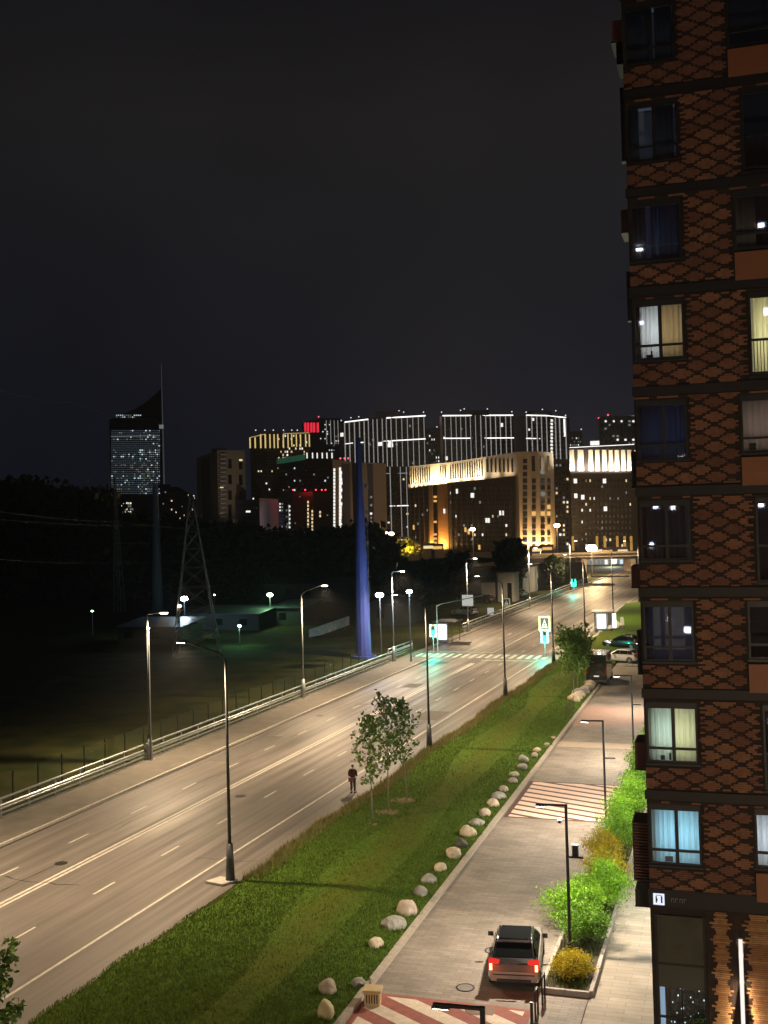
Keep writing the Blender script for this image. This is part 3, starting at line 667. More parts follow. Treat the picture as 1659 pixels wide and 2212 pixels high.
# hoops / low black barriers by the crossing
def hoop(px, py0, py1, lb, wide=.55):
    g = G(px, py1); r = empty('black_barrier', g, -TH_D+math.pi/2, lb, 'barrier', 'black posts by the striped crossing')
    h = .95
    b = MB(); b.tube([(0, 0, 0), (0, 0, h-.1), (.04, 0, h-.03), (.12, 0, h), (wide-.12, 0, h), (wide-.04, 0, h-.03), (wide, 0, h-.1), (wide, 0, 0)], .035, 8); b.build('hoop', M_black, r)
hoop(1172, 2118, 2172, 'black hoop barrier beside the rear corner of the silver car', .5)
hoop(1157, 2140, 2205, 'black hoop barrier at the edge of the striped crossing', .5)
g = G(1150, 2235); r = empty('black_barrier', g, -TH_D, 'black post at the bottom edge on the right side of the striped crossing', 'barrier', 'black posts by the striped crossing')
MB().box((0, 0, .5), (.09, .09, 1.0)).build('post', M_black, r); MB().box((0, 0, 1.02), (.11, .11, .04)).build('cap', M_black, r)

# ------------------------------------------------------------------ planter, shrubs
M_soil = mat('dark soil', (.045, .035, .022), .95, 0, .3, 3)
M_pk = mat('planter kerb stone', (.30, .27, .24), .8, 0, .15, 5, .3, 60)
MB().bb(-7.15, -5.52, 39.5, 118, -.02, .10).build('planting_bed', M_soil, rz=-TH_D, kind='structure')
pk = empty('planter_kerb', rz=-TH_D, kind='structure')
kb = MB().bb(-.07, .07, -.49, .49, -.05, .2); km3 = bpy.data.meshes.new('kerb_stone'); km3.from_pydata(kb.v, [], kb.f); km3.update(); km3.materials.append(M_pk)
kb = MB().bb(-.42, .42, -.06, .06, -.05, .2); km4 = bpy.data.meshes.new('kerb_stone'); km4.from_pydata(kb.v, [], kb.f); km4.update(); km4.materials.append(M_pk)
for i in range(56): link('kerb_stone', km3, None, pk, (-5.42, 39.95+i, rnd.uniform(-.005, .005)))
for i in range(56): link('kerb_stone', km3, None, pk, (-7.2, 39.95+i, -.08))
for i in range(2): link('kerb_stone', km4, None, pk, (-6.74+i*.86, 39.4, 0))

M_lf1 = leafmat('bright green shrub leaves', (.07, .20, .010), (.24, .46, .025), .45)
M_lf2 = leafmat('yellow shrub leaves', (.22, .19, .008), (.52, .40, .02), .4)
M_lf3 = leafmat('deep green shrub leaves', (.05, .14, .012), (.17, .34, .03), .45)
M_twig = mat('brown twig', (.07, .05, .03), .9)
def shrub_mesh(rx, ry, h, n, leaf, arch=.6, seed=0, sprays=58):
    n = int(n*.72); leaf *= 1.12
    rg = np.random.default_rng(seed); P = []; stems = []
    for i in range(sprays):
        a = rg.random()*2*np.pi; R = np.sqrt(rg.random())*(.92+.16*rg.random()); L = .62+.45*rg.random()
        end = np.array([rx*R*np.cos(a), ry*R*np.sin(a), h*(1-.55*R*R)*L]); mid = np.array([end[0]*.35, end[1]*.35, end[2]*1.0+.15*h*arch*R])
        base = np.array([.12*np.cos(a), .12*np.sin(a), 0]); stems.append((base, mid, end))
        k = int(n//sprays*rg.uniform(.5, 1.5)); t = .25+.75*rg.random(k)**.8; T = t[:, None]
        q = (1-T)**2*base+2*T*(1-T)*mid+T**2*end
        P.append(q+rg.normal(size=(k, 3))*np.array([.10, .10, .07])*(.5+.6*h))
    P = np.concatenate(P); P[:, 2] = np.abs(P[:, 2])+.02; Vv, Fc = leaves(P, leaf, .35, .5, rg)
    return npmesh('foliage', Vv, Fc), stems
def shrub(name, loc, rx, ry, h, n, leaf, m, label, seed, cat='shrub', grp='shrubs in the planting bed'):
    me, st = shrub_mesh(rx, ry, h, n, leaf, seed=seed); r = empty(name, loc, -TH_D, label, cat, grp)
    link('foliage', me, m, r)
    b = MB()
    for (a, mi, e_) in st[::3]: b.tube([a, (np.array(a)+np.array(mi)*2+np.array(e_))/4, e_*.92], [.014, .009, .004], 4)
    b.build('stems', M_twig, r, kind='stuff'); return r
SH = [(-6.25, 40.85, .78, 1.1, .85, 15000, .06, M_lf2, 'low rounded yellow shrub filling the near end of the planting bed'),
      (-6.2, 43.9, 1.15, 1.3, 1.6, 11000, .075, M_lf3, 'deep green shrub right behind the nearest driveway lamp post'),
      (-6.85, 45.6, 1.6, 1.5, 2.0, 15000, .08, M_lf1, 'widest bright green arching shrub spilling over the driveway ahead of the silver car'),
      (-5.9, 47.8, 1.3, 1.5, 2.1, 13000, .08, M_lf1, 'bright green shrub leaning over the sidewalk kerb'),
      (-6.2, 50.6, 1.2, 1.6, 1.9, 10000, .07, M_lf2, 'yellow green shrub in the middle of the bed against the sidewalk kerb'),
      (-6.6, 53.4, 1.15, 1.5, 1.8, 9000, .07, M_lf2, 'yellowish shrub beside the cabinet below the pink crossing'),
      (-6.0, 55.9, 1.2, 1.5, 2.0, 9000, .08, M_lf1, 'green shrub beside the brown balcony on the lowest floor'),
      (-6.4, 58.6, 1.1, 1.5, 2.1, 9000, .08, M_lf1, 'fresh green shrub at the foot of the second driveway lamp'),
      (-5.9, 61.8, 1.3, 1.6, 2.4, 9000, .085, M_lf1, 'fresh green shrub above the second lamp foot beside the pink crossing'),
      (-5.9, 65.0, 1.2, 1.6, 2.2, 8000, .085, M_lf3, 'darker green shrub alongside the pink crossing'),
      (-5.9, 68.6, 1.25, 1.6, 2.4, 8000, .09, M_lf1, 'bright shrub at the top end of the pink crossing'),
      (-6.2, 72.2, 1.1, 1.5, 2.3, 7000, .09, M_lf1, 'upright light green shrub between the two upper driveway lamps'),
      (-6.0, 79.5, .9, 1.6, 2.4, 7000, .10, M_lf3, 'rough olive shrub beside the furthest driveway lamp'),
      (-6.2, 85.5, .9, 1.6, 1.6, 5000, .10, M_lf3, 'last dull green shrub seen at the building edge')]
for i, q in enumerate(SH): shrub('shrub', DR(q[0], q[1], .08), *q[2:6], q[6], q[7], q[8], 40+i)
# grass and flowers at the planter bases
def sfp(t, f): return -7.1+1.5*f, 0*t+.08
tag(blades(9000, lambda n: 39.6+40*nrg.random(n), sfp, .22, .014, 'bed_grass', M_blade, -TH_D), 'low ground cover growing between the shrubs of the planting bed', 'ground cover')

# ------------------------------------------------------------------ young trees
M_lt = leafmat('young tree leaves', (.09, .19, .04), (.24, .36, .09), .5)
M_bark = mat('pale young bark', (.20, .175, .13), .9, 0, .2, 12)
M_mulch = mat('dry mulch', (.16, .125, .065), .95, 0, .3, 8, .5, 30)
def tree(name, p, h, cr, label, seed, m=None, cb=.36, n=880, leaf=.19, grp=None, mulch=None, trunk=.05, narrow=1.):
    rg = np.random.default_rng(seed); r = empty(name, p, rg.random()*6, label, 'tree', grp)
    ln = rg.normal(size=2)*.02*h
    tr = MB(); tr.tube([(0, 0, 0), (ln[0]*.4, ln[1]*.4, h*.3), (ln[0], ln[1], h*.6), (ln[0]*1.2, ln[1]*1.2, h*.95)], [trunk, trunk*.75, trunk*.5, trunk*.15], 7); tr.build('trunk', M_bark, r, smooth=True)
    bm = MB(); P = []
    nb = 22
    for i in range(nb):
        f = cb+(.95-cb)*(i+.5)/nb; z0 = h*f; a = i*2.4+rg.random(); prof = math.sin(math.pi*min(1, (f-cb)/(1-cb)*.85+.16))**.7
        L = cr*prof*(.75+.5*rg.random()); up = .45+.5*rg.random()
        b0 = np.array([ln[0]*f, ln[1]*f, z0]); b1 = b0+np.array([math.cos(a)*L*.55, math.sin(a)*L*.55, L*up*.7]); b2 = b0+np.array([math.cos(a)*L, math.sin(a)*L, L*up*1.35])
        bm.tube([b0, b1, b2], [trunk*.3, trunk*.18, trunk*.08], 4)
        k = n//nb//6
        for t in np.linspace(.3, 1.05, 6):
            c = (1-t)**2*b0+2*t*(1-t)*b1+t*t*b2; P.append(c+rg.normal(size=(k, 3))*.085*cr*1.3+rg.normal(size=3)*.05*cr)
    bm.build('branches', M_bark, r, kind='stuff')
    P = np.concatenate(P); V_, F_ = leaves(P, leaf, 0, .75, rg); link('crown', npmesh('crown', V_, F_), m or M_lt, r)
    if mulch:
        b = MB(); nn = 22
        b.add([(0, 0, .08)]+[(mulch*(1+.12*rg.normal())*math.cos(2*math.pi*i/nn), mulch*(1+.12*rg.normal())*math.sin(2*math.pi*i/nn), .0) for i in range(nn)], [(0, 1+i, 1+(i+1) % nn) for i in range(nn)])
        o = b.build('mulch_ring', M_mulch, None, (p[0], p[1], p[2]+.06)); tag(o, 'round dry mulch bed at the foot of '+mulch_lb.pop(0), 'mulch', 'mulch beds under the young trees')
    return r
mulch_lb = ['the left young tree', 'the middle young tree', 'the right young tree']
gt = 'young trees on the lawn'
tree('young_tree', G(806, 1784, .12), 6.0, .92, 'left one of the three young trees, nearest the walking person', 1, grp=gt, mulch=.95)
tree('young_tree', G(839, 1758, .12), 6.6, 1.0, 'middle one of the three young trees with the fullest crown', 2, grp=gt, mulch=.95)
tree('young_tree', G(880, 1732, .12), 6.1, .9, 'right one of the three young trees, in front of the dark lamp pole', 3, grp=gt, mulch=.95)
tree('young_tree', G(1240, 1514, .1), 6.0, 1.5, 'dense young tree on the far lawn left of the black van, front one', 4, n=2300, leaf=.24, grp=gt)
tree('young_tree', G(1249, 1500, .1), 5.4, 1.5, 'dense young tree just behind another beside the boulder heap', 5, n=2300, leaf=.24, grp=gt)
q = A(-28, 2330, 29.); tree('young_tree', (q.x, q.y, 0.1), 6.15, .95, 'tree of which only leafy twigs show at the lower left edge', 6, n=2600, leaf=.16, grp=gt)

# small wire fence between lawn and driveway further up
r = empty('wire_fence', G(1222, 1556, .1), -TH_D, 'low rusty wire fence by the flat stones beyond the boulder row', 'fence')
b = MB()
for i in range(9): b.cyl((0, i*.6, 0), (0, i*.6, 1.2), .02, n=5)
b.build('posts', M_twig, r, kind='stuff')
b = MB()
for z in (.3, .6, .9, 1.15): b.cyl((0, 0, z), (0, 4.8, z), .01, n=4)
b.build('wires', M_twig, r, kind='stuff')

# ------------------------------------------------------------------ silver car (rear towards the camera)
M_silver = mat('silver car paint', (.36, .345, .325), .30, .35, 0, coat=1)
M_whitecar = mat('white car paint', (.62, .62, .62), .3, .1, coat=1)
M_blackcar = mat('black car paint', (.015, .015, .017), .25, .2, coat=1)
M_carglass = mat('dark car glass', (.008, .009, .010), .08, 0, spec=.8)
M_tyre = mat('tyre rubber', (.02, .02, .02), .85)
M_rim = mat('alloy rim', (.4, .4, .42), .3, .8)
M_chrome = mat('chrome trim', (.7, .7, .7), .15, 1)
M_tail = emat('lit tail lamp', (1, .045, .03), .85)
M_tailhot = emat('hot tail lamp core', (1, .55, .22), 3)
M_taild = mat('red lens', (.25, .01, .01), .2)
def car(p, rz, paint, label, L=4.45, W_=1.84, H_=1.62, lit=False, suv=True, grp=None):
    """x across, y forward (0 = rear bumper)"""
    r = empty('car', p, rz, label, 'car', grp); hw = W_/2
    # lower body: stations along y -> (half width, z low, z belt)
    def loft(stations, name, m, parent=r, smooth=True):
        vs = []; k = None
        for (y, ring) in stations:
            k = len(ring); vs += [(x, y, z) for x, z in ring]
        fs = []
        for i in range(len(stations)-1):
            for j in range(k): fs.append((i*k+j, i*k+(j+1) % k, (i+1)*k+(j+1) % k, (i+1)*k+j))
        fs += [tuple(range(k))[::-1], tuple(range((len(stations)-1)*k, len(stations)*k))]
        o = MB().add(vs, fs).build(name, m, parent)
        bv = o.modifiers.new('bevel', 'BEVEL'); bv.width = .035; bv.segments = 2; bv.limit_method = 'ANGLE'; bv.angle_limit = math.radians(28)
        return o
    def ring(h0, h1, w0, wm, w1): return [(-w0, h0), (-wm, h0+.16), (-wm, (h0+h1)/2+.05), (-w1, h1), (w1, h1), (wm, (h0+h1)/2+.05), (wm, h0+.16), (w0, h0)]
    belt = 1.02*H_/1.62
    loft([(0.05, ring(.34, .72, hw*.86, hw*.93, hw*.9)), (0.0, ring(.36, .70, hw*.84, hw*.92, hw*.86))][::-1]+[(.22, ring(.28, belt-.02, hw*.93, hw, hw*.93)), (.9, ring(.24, belt, hw*.95, hw*1.0, hw*.95)), (L*.55, ring(.24, belt-.02, hw*.95, hw, hw*.95)), (L*.74, ring(.24, belt-.08, hw*.95, hw, hw*.93)), (L-.15, ring(.28, belt-.22, hw*.88, hw*.95, hw*.84)), (L, ring(.36, belt-.38, hw*.76, hw*.84, hw*.74))], 'body', paint)
    # rear upper shell (tailgate) and cabin
    def cab(y, zt, wt, wb): return [(-wb, belt-.04), (-wt, zt), (wt, zt), (wb, belt-.04)]
    tp = H_-.04
    loft([(.10, cab(0, belt+.03, hw*.80, hw*.86)), (.30, cab(0, belt+.13, hw*.79, hw*.88)), (.80, cab(0, tp-.06, hw*.70, hw*.9)), (.92, cab(0, tp, hw*.69, hw*.9)), (1.5, cab(0, tp+.04, hw*.69, hw*.91)), (L*.50, cab(0, tp, hw*.68, hw*.91)), (L*.56, cab(0, tp-.10, hw*.68, hw*.91)), (L*.74, cab(0, belt-.02, hw*.78, hw*.86))], 'cabin', M_blackcar if lit else paint)
    # glass: rear window, roof panel, sides, windscreen
    def quad(name, pts, m, t=.012, parent=r):
        pts = [Vector(q) for q in pts]; n_ = (pts[1]-pts[0]).cross(pts[2]-pts[0]).normalized()*t
        return MB().add([q for q in pts]+[q+n_ for q in pts], [(3, 2, 1, 0), (4, 5, 6, 7), (0, 1, 5, 4), (1, 2, 6, 5), (2, 3, 7, 6), (3, 0, 4, 7)]).build(name, m, parent)
    quad('rear_window', [(-hw*.73, .32, belt+.145), (hw*.73, .32, belt+.145), (hw*.65, .77, tp-.07), (-hw*.65, .77, tp-.07)], M_carglass)
    if suv:
        quad('panoramic_roof', [(-hw*.60, .96, tp+.004), (hw*.60, .96, tp+.004), (hw*.60, L*.49, tp+.004), (-hw*.60, L*.49, tp+.004)], M_carglass, .05)
        for s in (-1, 1): MB().tube([(s*hw*.66, .90, tp+.04), (s*hw*.66, 1.02, tp+.075), (s*hw*.66, L*.46, tp+.075), (s*hw*.66, L*.50, tp+.03)], .03, 6).build('roof_rail', M_chrome, r); MB().tube([(s*hw*.77, .34, belt+.17), (s*hw*.68, .80, tp-.04), (s*hw*.66, .95, tp+.03)], .022, 6).build('pillar_trim', M_chrome, r)
        MB().box((0, .82, tp+.0), (W_*.66, .2, .03)).build('spoiler', M_blackcar, r)
    for s in (-1, 1):
        def sp(y, z):   # point on the cabin side
            f = (z-belt)/(tp-belt); x = hw*(.905*(1-f)+.70*f)+.012; return (s*x, y, z)
        for y0, y1, a0, a1 in ((.45, 1.02, .26, 0), (1.07, 1.95, 0, 0), (2.0, 2.9, 0, .55)):
            q = [sp(y0, belt+.03), sp(y1, belt+.03), sp(y1-a1, tp-.10), sp(y0+a0*.8, tp-.10)]
            quad('side_window', q if s > 0 else q[::-1], M_carglass, .012)
        MB().box((s*(hw+.10), L*.60, belt+.06), (.2, .09, .14)).build('door_mirror', M_blackcar, r)
        for y in (.82, L-.82):
            wr = .35
            wh = MB().cyl((s*(hw-.20), y, wr), (s*(hw+.015), y, wr), wr, wr, 20).build('tyre', M_tyre, r)
            MB().cyl((s*(hw+.0), y, wr), (s*(hw+.03), y, wr), .22, .21, 12).build('rim', M_rim, wh)
        for y in (1.05, 2.0, 2.95): MB().box((s*(hw+.002), y, belt*.72), (.012, .012, .5)).build('door_seam', M_black, r)
        tlm = M_tail if lit else M_taild
        tl = MB().add([(s*hw*.94, .03, .93), (s*hw*.55, -.03, .99), (s*hw*.55, -.03, 1.05), (s*hw*.97, .06, 1.07), (s*hw*.97, .10, .74), (s*hw*.80, .0, .74), (s*hw*.80, -.01, .93),
                       (s*hw*.94, .20, .93), (s*hw*.55, .2, .99), (s*hw*.55, .2, 1.05), (s*hw*.97, .3, 1.07), (s*hw*.97, .3, .74), (s*hw*.80, .2, .74), (s*hw*.80, .2, .93)],
                      [(0, 1, 2, 3), (3, 4, 5, 6, 0), (6, 1, 0), (1, 8, 9, 2), (2, 9, 10, 3), (3, 10, 11, 4), (4, 11, 12, 5), (5, 12, 13, 6), (6, 13, 8, 1)]).build('tail_lamp', tlm, r)
        if lit:
            MB().box((s*hw*.875, -.012, .86), (.10, .03, .22)).build('lamp_core', M_tailhot, tl)
            light('POINT', 'tail_glow', (s*hw*.85, -.25, .9), 5, (1, .10, .03), r, shadow_soft_size=.1)
    MB().box((0, -.005, .86), (.50, .02, .12)).build('number_plate', M_sw if lit else M_steel, r) if not lit else MB().box((0, .01, .50), (.52, .03, .11)).build('number_plate', mat('grey number plate', (.30, .29, .27), .5), r)
    MB().box((0, .06, 1.075), (W_*.30, .05, .05)).build('badge_bar', M_blackcar, r)
    MB().box((0, -.01, .60), (W_*.80, .03, .03)).build('bumper_seam', M_black, r)
    MB().box((0, -.012, .40), (W_*.66, .05, .10)).build('bumper_insert', mat('dark plastic', (.04, .04, .04), .7), r)
    MB().box((0, L/2, .26), (W_*.8, L*.8, .12)).build('underbody', M_tyre, r)
    return r
pc = G(1109, 2147, 0); s_, t_ = inv(pc.x, pc.y, TH_D)
car(DR(s_, t_+.15), -TH_D+.13, M_silver, 'silver car with lit red tail lamps and dark roof, seen from behind on the driveway', lit=True, H_=1.52, L=4.5)
# parked cars beyond
car(G(1382, 1432), 1.25-TH_D, M_whitecar, 'white car parked across the far end of the driveway, partly behind the brick building', 4.5, suv=False, H_=1.5)
car(G(1384, 1402), 1.25-TH_D, M_blackcar, 'black car parked just beyond the white car at the far end of the driveway', 4.7)
r = empty('van', G(1289, 1482), -TH_D, 'black van parked at the left side of the driveway next to a boulder heap', 'van')
MB().box((0, 2.2, 1.75), (2.0, 4.4, 2.5), 0, .96).build('body', M_blackcar, r)
MB().box((0, .02, 2.3), (1.5, .06, .8)).build('rear_window', M_carglass, r)
MB().box((0, 5.0, 1.2), (1.9, 1.4, 1.5), 0, .8).build('cab', M_blackcar, r)
for s in (-1, 1):
    MB().box((s*.9, -.02, 1.4), (.14, .06, .5)).build('tail_lamp', M_taild, r)
    for y in (.9, 4.5): MB().cyl((s*.8, y, .36), (s*1.02, y, .36), .36, n=16).build('tyre', M_tyre, r)
MB().box((0, -.03, .95), (.5, .03, .12)).build('number_plate', M_sw, r)
MB().box((0, -.05, .5), (1.9, .12, .2)).build('bumper', mat('dark plastic', (.04, .04, .04), .7), r)

# ------------------------------------------------------------------ person walking away on the road edge
def skin(name, joints, edges, radii, m, parent, sub=2):
    me = bpy.data.meshes.new(name); me.from_pydata(joints, edges, []); me.update(); o = link(name, me, m, parent)
    md = o.modifiers.new('skin', 'SKIN'); md.use_smooth_shade = True
    for i, sv in enumerate(me.skin_vertices[0].data):
        rr = radii[i]; sv.radius = rr if isinstance(rr, tuple) else (rr, rr); sv.use_root = (i == 0)
    sb = o.modifiers.new('subd', 'SUBSURF'); sb.levels = sub; sb.render_levels = sub; return o
M_skin = mat('skin', (.42, .24, .17), .55); M_hair = mat('dark hair', (.015, .012, .010), .7); M_jack = mat('dark maroon jacket', (.035, .010, .010), .85); M_jean = mat('dark blue jeans', (.022, .028, .045), .85); M_shoe = mat('black shoe', (.02, .02, .02), .6)
g = G(763, 1713); P_ = empty('person', g, -TH_R, 'person in a dark maroon jacket and jeans seen from behind at the road edge', 'person')
J = [(0, 0, .96), (0, .0, 1.12), (0, .01, 1.32), (0, .0, 1.43), (0, .0, 1.50), (0, .015, 1.58), (0, .02, 1.68), (0, .02, 1.735),   # pelvis..head top 7
     (-.19, 0, 1.40), (-.25, -.02, 1.14), (-.21, .12, 1.0), (-.17, .17, .98),   # left arm 8-11
     (.19, 0, 1.40), (.25, -.02, 1.14), (.20, .14, 1.02), (.16, .18, 1.0),   # right arm 12-15
     (-.10, 0, .90), (-.11, .03, .50), (-.115, -.01, .09), (-.12, .10, .04),
     (.10, 0, .90), (.115, -.02, .50), (.13, -.06, .09), (.14, .05, .04)]
E_ = [(0, 1), (1, 2), (2, 3), (3, 4), (4, 5), (5, 6), (6, 7), (3, 8), (8, 9), (9, 10), (10, 11), (3, 12), (12, 13), (13, 14), (14, 15), (0, 16), (16, 17), (17, 18), (18, 19), (0, 20), (20, 21), (21, 22), (22, 23)]
Rr = [(.15, .10), (.14, .10), (.16, .11), (.10, .08), .052, .075, .088, .045, .055, .042, .033, .03, .055, .042, .033, .03, .085, .058, .042, .035, .085, .058, .042, .035]
skin('body', J, E_, Rr, M_skin, P_)
skin('hair', [(0, .005, 1.60), (0, .005, 1.69), (0, .01, 1.745)], [(0, 1), (1, 2)], [.075, .10, .06], M_hair, P_)
skin('jacket', [(0, 0, .90), (0, 0, 1.12), (0, .01, 1.32), (0, 0, 1.42), (0, 0, 1.47), (-.20, 0, 1.38), (-.26, -.02, 1.14), (-.215, .11, 1.01), (.20, 0, 1.38), (.26, -.02, 1.14), (.205, .13, 1.03)],
     [(0, 1), (1, 2), (2, 3), (3, 4), (3, 5), (5, 6), (6, 7), (3, 8), (8, 9), (9, 10)], [(.20, .15), (.18, .14), (.20, .145), (.13, .11), .07, .08, .065, .05, .08, .065, .05], M_jack, P_)
skin('trousers', [(0, 0, .95), (-.10, 0, .86), (-.11, .03, .50), (-.115, -.01, .12), (.10, 0, .86), (.115, -.02, .50), (.13, -.06, .12)], [(0, 1), (1, 2), (2, 3), (0, 4), (4, 5), (5, 6)], [(.16, .115), .105, .078, .066, .105, .078, .066], M_jean, P_)
for x, y in ((-.12, .05), (.135, -.01)): MB().box((x, y, .045), (.09, .27, .09), 0, .8).build('shoe', M_shoe, P_)
o = empty('shoulder_bag', g+Vector((-.12, -.19, .86)), -TH_R, 'reddish patterned bag worn low on the back of the person at the road edge', 'bag')
MB().box((0, 0, 0), (.30, .12, .24), 0, .85).build('pouch', mat('red patterned cloth', (.16, .04, .03), .8, 0, .6, 20), o)
MB().tube([(-.1, 0, .1), (-.14, -.03, .3), (-.05, -.02, .5), (.1, .05, .6)], .015, 5).build('strap', M_jack, o)

# ------------------------------------------------------------------ brick apartment building on the right
X0, Y0 = 7.57, 33.3
bd = empty('apartment_building', (X0, Y0, 0), -TH_D, 'tall brick apartment building with diamond patterned walls filling the right edge', 'building')
BW, BD, BH = 14., 60., 36.3
M_mort = mat('black brown mortar', (.020, .014, .011), .9, 0, .2, 3)
M_dbrick = mat('dark brown brick', (.034, .019, .014), .85, 0, .3, 3)
BRK = [mat('orange brown brick %s' % c, v, .85, 0, .2, 6, .4, 30) for c, v in (('a', (.205, .094, .052)), ('b', (.17, .078, .047)), ('c', (.235, .112, .06)), ('d', (.155, .066, .04)))]
M_frame = mat('black window frame', (.010, .010, .011), .5)
M_band = mat('black metal band', (.016, .014, .014), .6, .2)
M_orange = mat('orange brown metal panel', (.25, .095, .036), .6, 0, .05, 2)
M_room = mat('room wall', (.5, .48, .44), .9)
M_droom = mat('shade toned room wall', (.05, .05, .055), .9)  # darkness of unlit rooms put into the wall colour
GW = glassmat('window glass', (.92, .95, .96), .05)
GWd = glassmat('dark window glass', (.80, .86, .95), .12)
# walls: core with recesses behind windows is made of separate slabs
def zb(j): return 5.5+3*j
openings = []      # (x0,x1,z0,z1)
cols = []
for k in range(0, 4): cols.append(k)
def win_spec():
    W_ = []
    for j in range(0, 10):
        zt = zb(j+1)-.27
        W_.append(('w', j, .06, 1.52, zt-1.78, zt))
        for rep in range(3):
            x = 3.04+rep*4.2
            if j % 2 == 0: W_.append(('p', j, x, x+1.5, zt-1.68, zt))
            else: W_.append(('t', j, x+.32, x+1.62, zt-2.45, zt))
            if x+2.0+1.46 < BW and rep < 2: W_.append(('w', j, x+2.45, x+3.6, zt-1.78, zt))
    return W_
WS = win_spec()
b = MB()
# slabs between openings: floors as horizontal strips, piers between
for j in range(-1, 10):
    z1 = zb(j+1); z0 = zb(j) if j >= 0 else 0
    ws = sorted([q for q in WS if q[1] == j], key=lambda q: q[2])
    if j < 0: ws = [('g', -1, .12, 1.55, .4, 5.0), ('g', -1, 4.2, 6.8, .4, 5.0)]
    xs = 0
    for q in ws:
        b.bb(xs, q[2], .0, .35, z0, z1); b.bb(q[2], q[3], .0, .35, z0, q[4]); b.bb(q[2], q[3], .0, .35, q[5], z1); xs = q[3]
    b.bb(xs, BW, 0, .35, z0, z1)
wl = b.build('wall', M_mort, bd)
MB().bb(0.0, .3, .352, BD, 0, BH).build('side_wall', mat('brown side brick', (.12, .055, .035), .85, 0, .25, 3), bd)
b = MB(); b.bb(.3, BW, 3.0, 3.2, 0, BH)
for j in range(0, 11): b.bb(.3, BW, .352, 3.0, zb(j)-.12, zb(j)+.12)
b.build('floor_slab', M_droom, bd)
MB().bb(-.02, BW, -.02, BD, BH, BH+.3).build('roof', M_band, bd)
for j in range(0, 11): MB().bb(-.045, BW, -.06, .0-.002, zb(j)-.14 if j else zb(j)-.26, zb(j)+.14 if j else zb(j)+.24).build('floor_band', M_band, bd)
# diamond pattern bricks
RH = .0600; PX, PZ = .872, .441
rows_w = [.24, .48, .63, .48, .24]
def blocked(x0, x1, z0, z1, gap=.03):
    for q in WS:
        if x1 > q[2]-gap and x0 < q[3]+gap and z1 > q[4]-.10 and z0 < q[5]+.02: return True
    for j in range(11):
        if z1 > zb(j)-.15 and z0 < zb(j)+.15: return True
    for q in WS:
        if q[0] == 'p' and x1 > q[2]-.02 and x0 < q[3]+.05 and z1 > q[4]-1.0 and z0 < q[4]: return True
    return False
def brick_row(bm, x0, x1, z0, z1, y, rg, bl=.25):
    # clip against openings by sampling short bricks
    x = x0
    while x < x1-.02:
        e_ = min(x1, x+bl*rg.uniform(.9, 1.1))
        if not blocked(x, e_, z0, z1): bm.bb(x, e_-.003, -y-rg.uniform(0, .005), 0-.001, z0, z1-.005)
        x = e_
cells = []
for iz in range(int((BH-5.6)/(PZ/2))+2):
    for ix in range(-1, int(BW/PX)+2):
        cx = ix*PX+(PX/2 if iz % 2 else 0)+.12; cz = 5.75+iz*PZ/2
        cells.append((cx, cz))
cells.sort(key=lambda c: (c[0] > 4.0, abs(c[1]-14)))
rest = MB(); cnt = 0; rgb_ = random.Random(3)
for (cx, cz) in cells:
    bm = MB()
    for k, wk in enumerate(rows_w):
        z0 = cz+(k-2.5)*RH; x0, x1 = max(.01, cx-wk/2+rgb_.uniform(-.02, .02)), min(BW, cx+wk/2+rgb_.uniform(-.02, .02))
        if x1-x0 < .06 or z0+RH > BH: continue
        brick_row(bm, x0, x1, z0, z0+RH, .032, rgb_)
    if not bm.v: continue
    if cx < 4.0 and cnt < 298 and cz < 33: bm.build('brick_diamond', rgb_.choice(BRK), wl); cnt += 1
    else: rest.add(bm.v, bm.f)
rest.build('brick_diamond', BRK[1], wl, kind='stuff')
dk = MB()
z = 5.8
while z < BH-.1:
    x = .02+rgb_.uniform(0, .2)
    while x < BW-.3:
        if not blocked(x, x+.24, z, z+RH): dk.bb(x, x+.235, -.009-rgb_.uniform(0, .004), -.001, z, z+RH-.012)
        x += .25
    z += RH
dk.build('dark_brick', M_dbrick, wl, kind='stuff')
# ground-floor bricks, running in uneven long rows, lit by the wall lamp
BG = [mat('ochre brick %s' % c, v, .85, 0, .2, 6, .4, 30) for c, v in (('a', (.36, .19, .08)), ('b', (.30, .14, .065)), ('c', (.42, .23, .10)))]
cnt = 0; z = .1
gdk = MB(); grest = MB()
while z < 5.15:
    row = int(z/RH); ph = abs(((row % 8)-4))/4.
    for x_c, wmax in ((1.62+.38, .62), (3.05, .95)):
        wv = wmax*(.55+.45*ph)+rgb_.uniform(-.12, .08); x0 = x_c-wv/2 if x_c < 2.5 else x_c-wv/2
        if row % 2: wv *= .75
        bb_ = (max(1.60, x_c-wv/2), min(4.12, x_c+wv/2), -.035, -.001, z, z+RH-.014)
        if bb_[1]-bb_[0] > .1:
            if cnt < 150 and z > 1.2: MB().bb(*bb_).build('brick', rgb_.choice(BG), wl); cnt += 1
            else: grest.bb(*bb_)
    x = 1.6
    while x < 4.1:
        gdk.bb(x, x+.24, -.010, -.001, z, z+RH-.014); x += .25
    x = 6.9
    while x < BW-.3:
        grest.bb(x, x+.24, -.02, -.001, z, z+RH-.014); x += .25
    z += RH
grest.build('brick', BG[1], wl, kind='stuff'); gdk.build('dark_brick', M_dbrick, wl, kind='stuff')

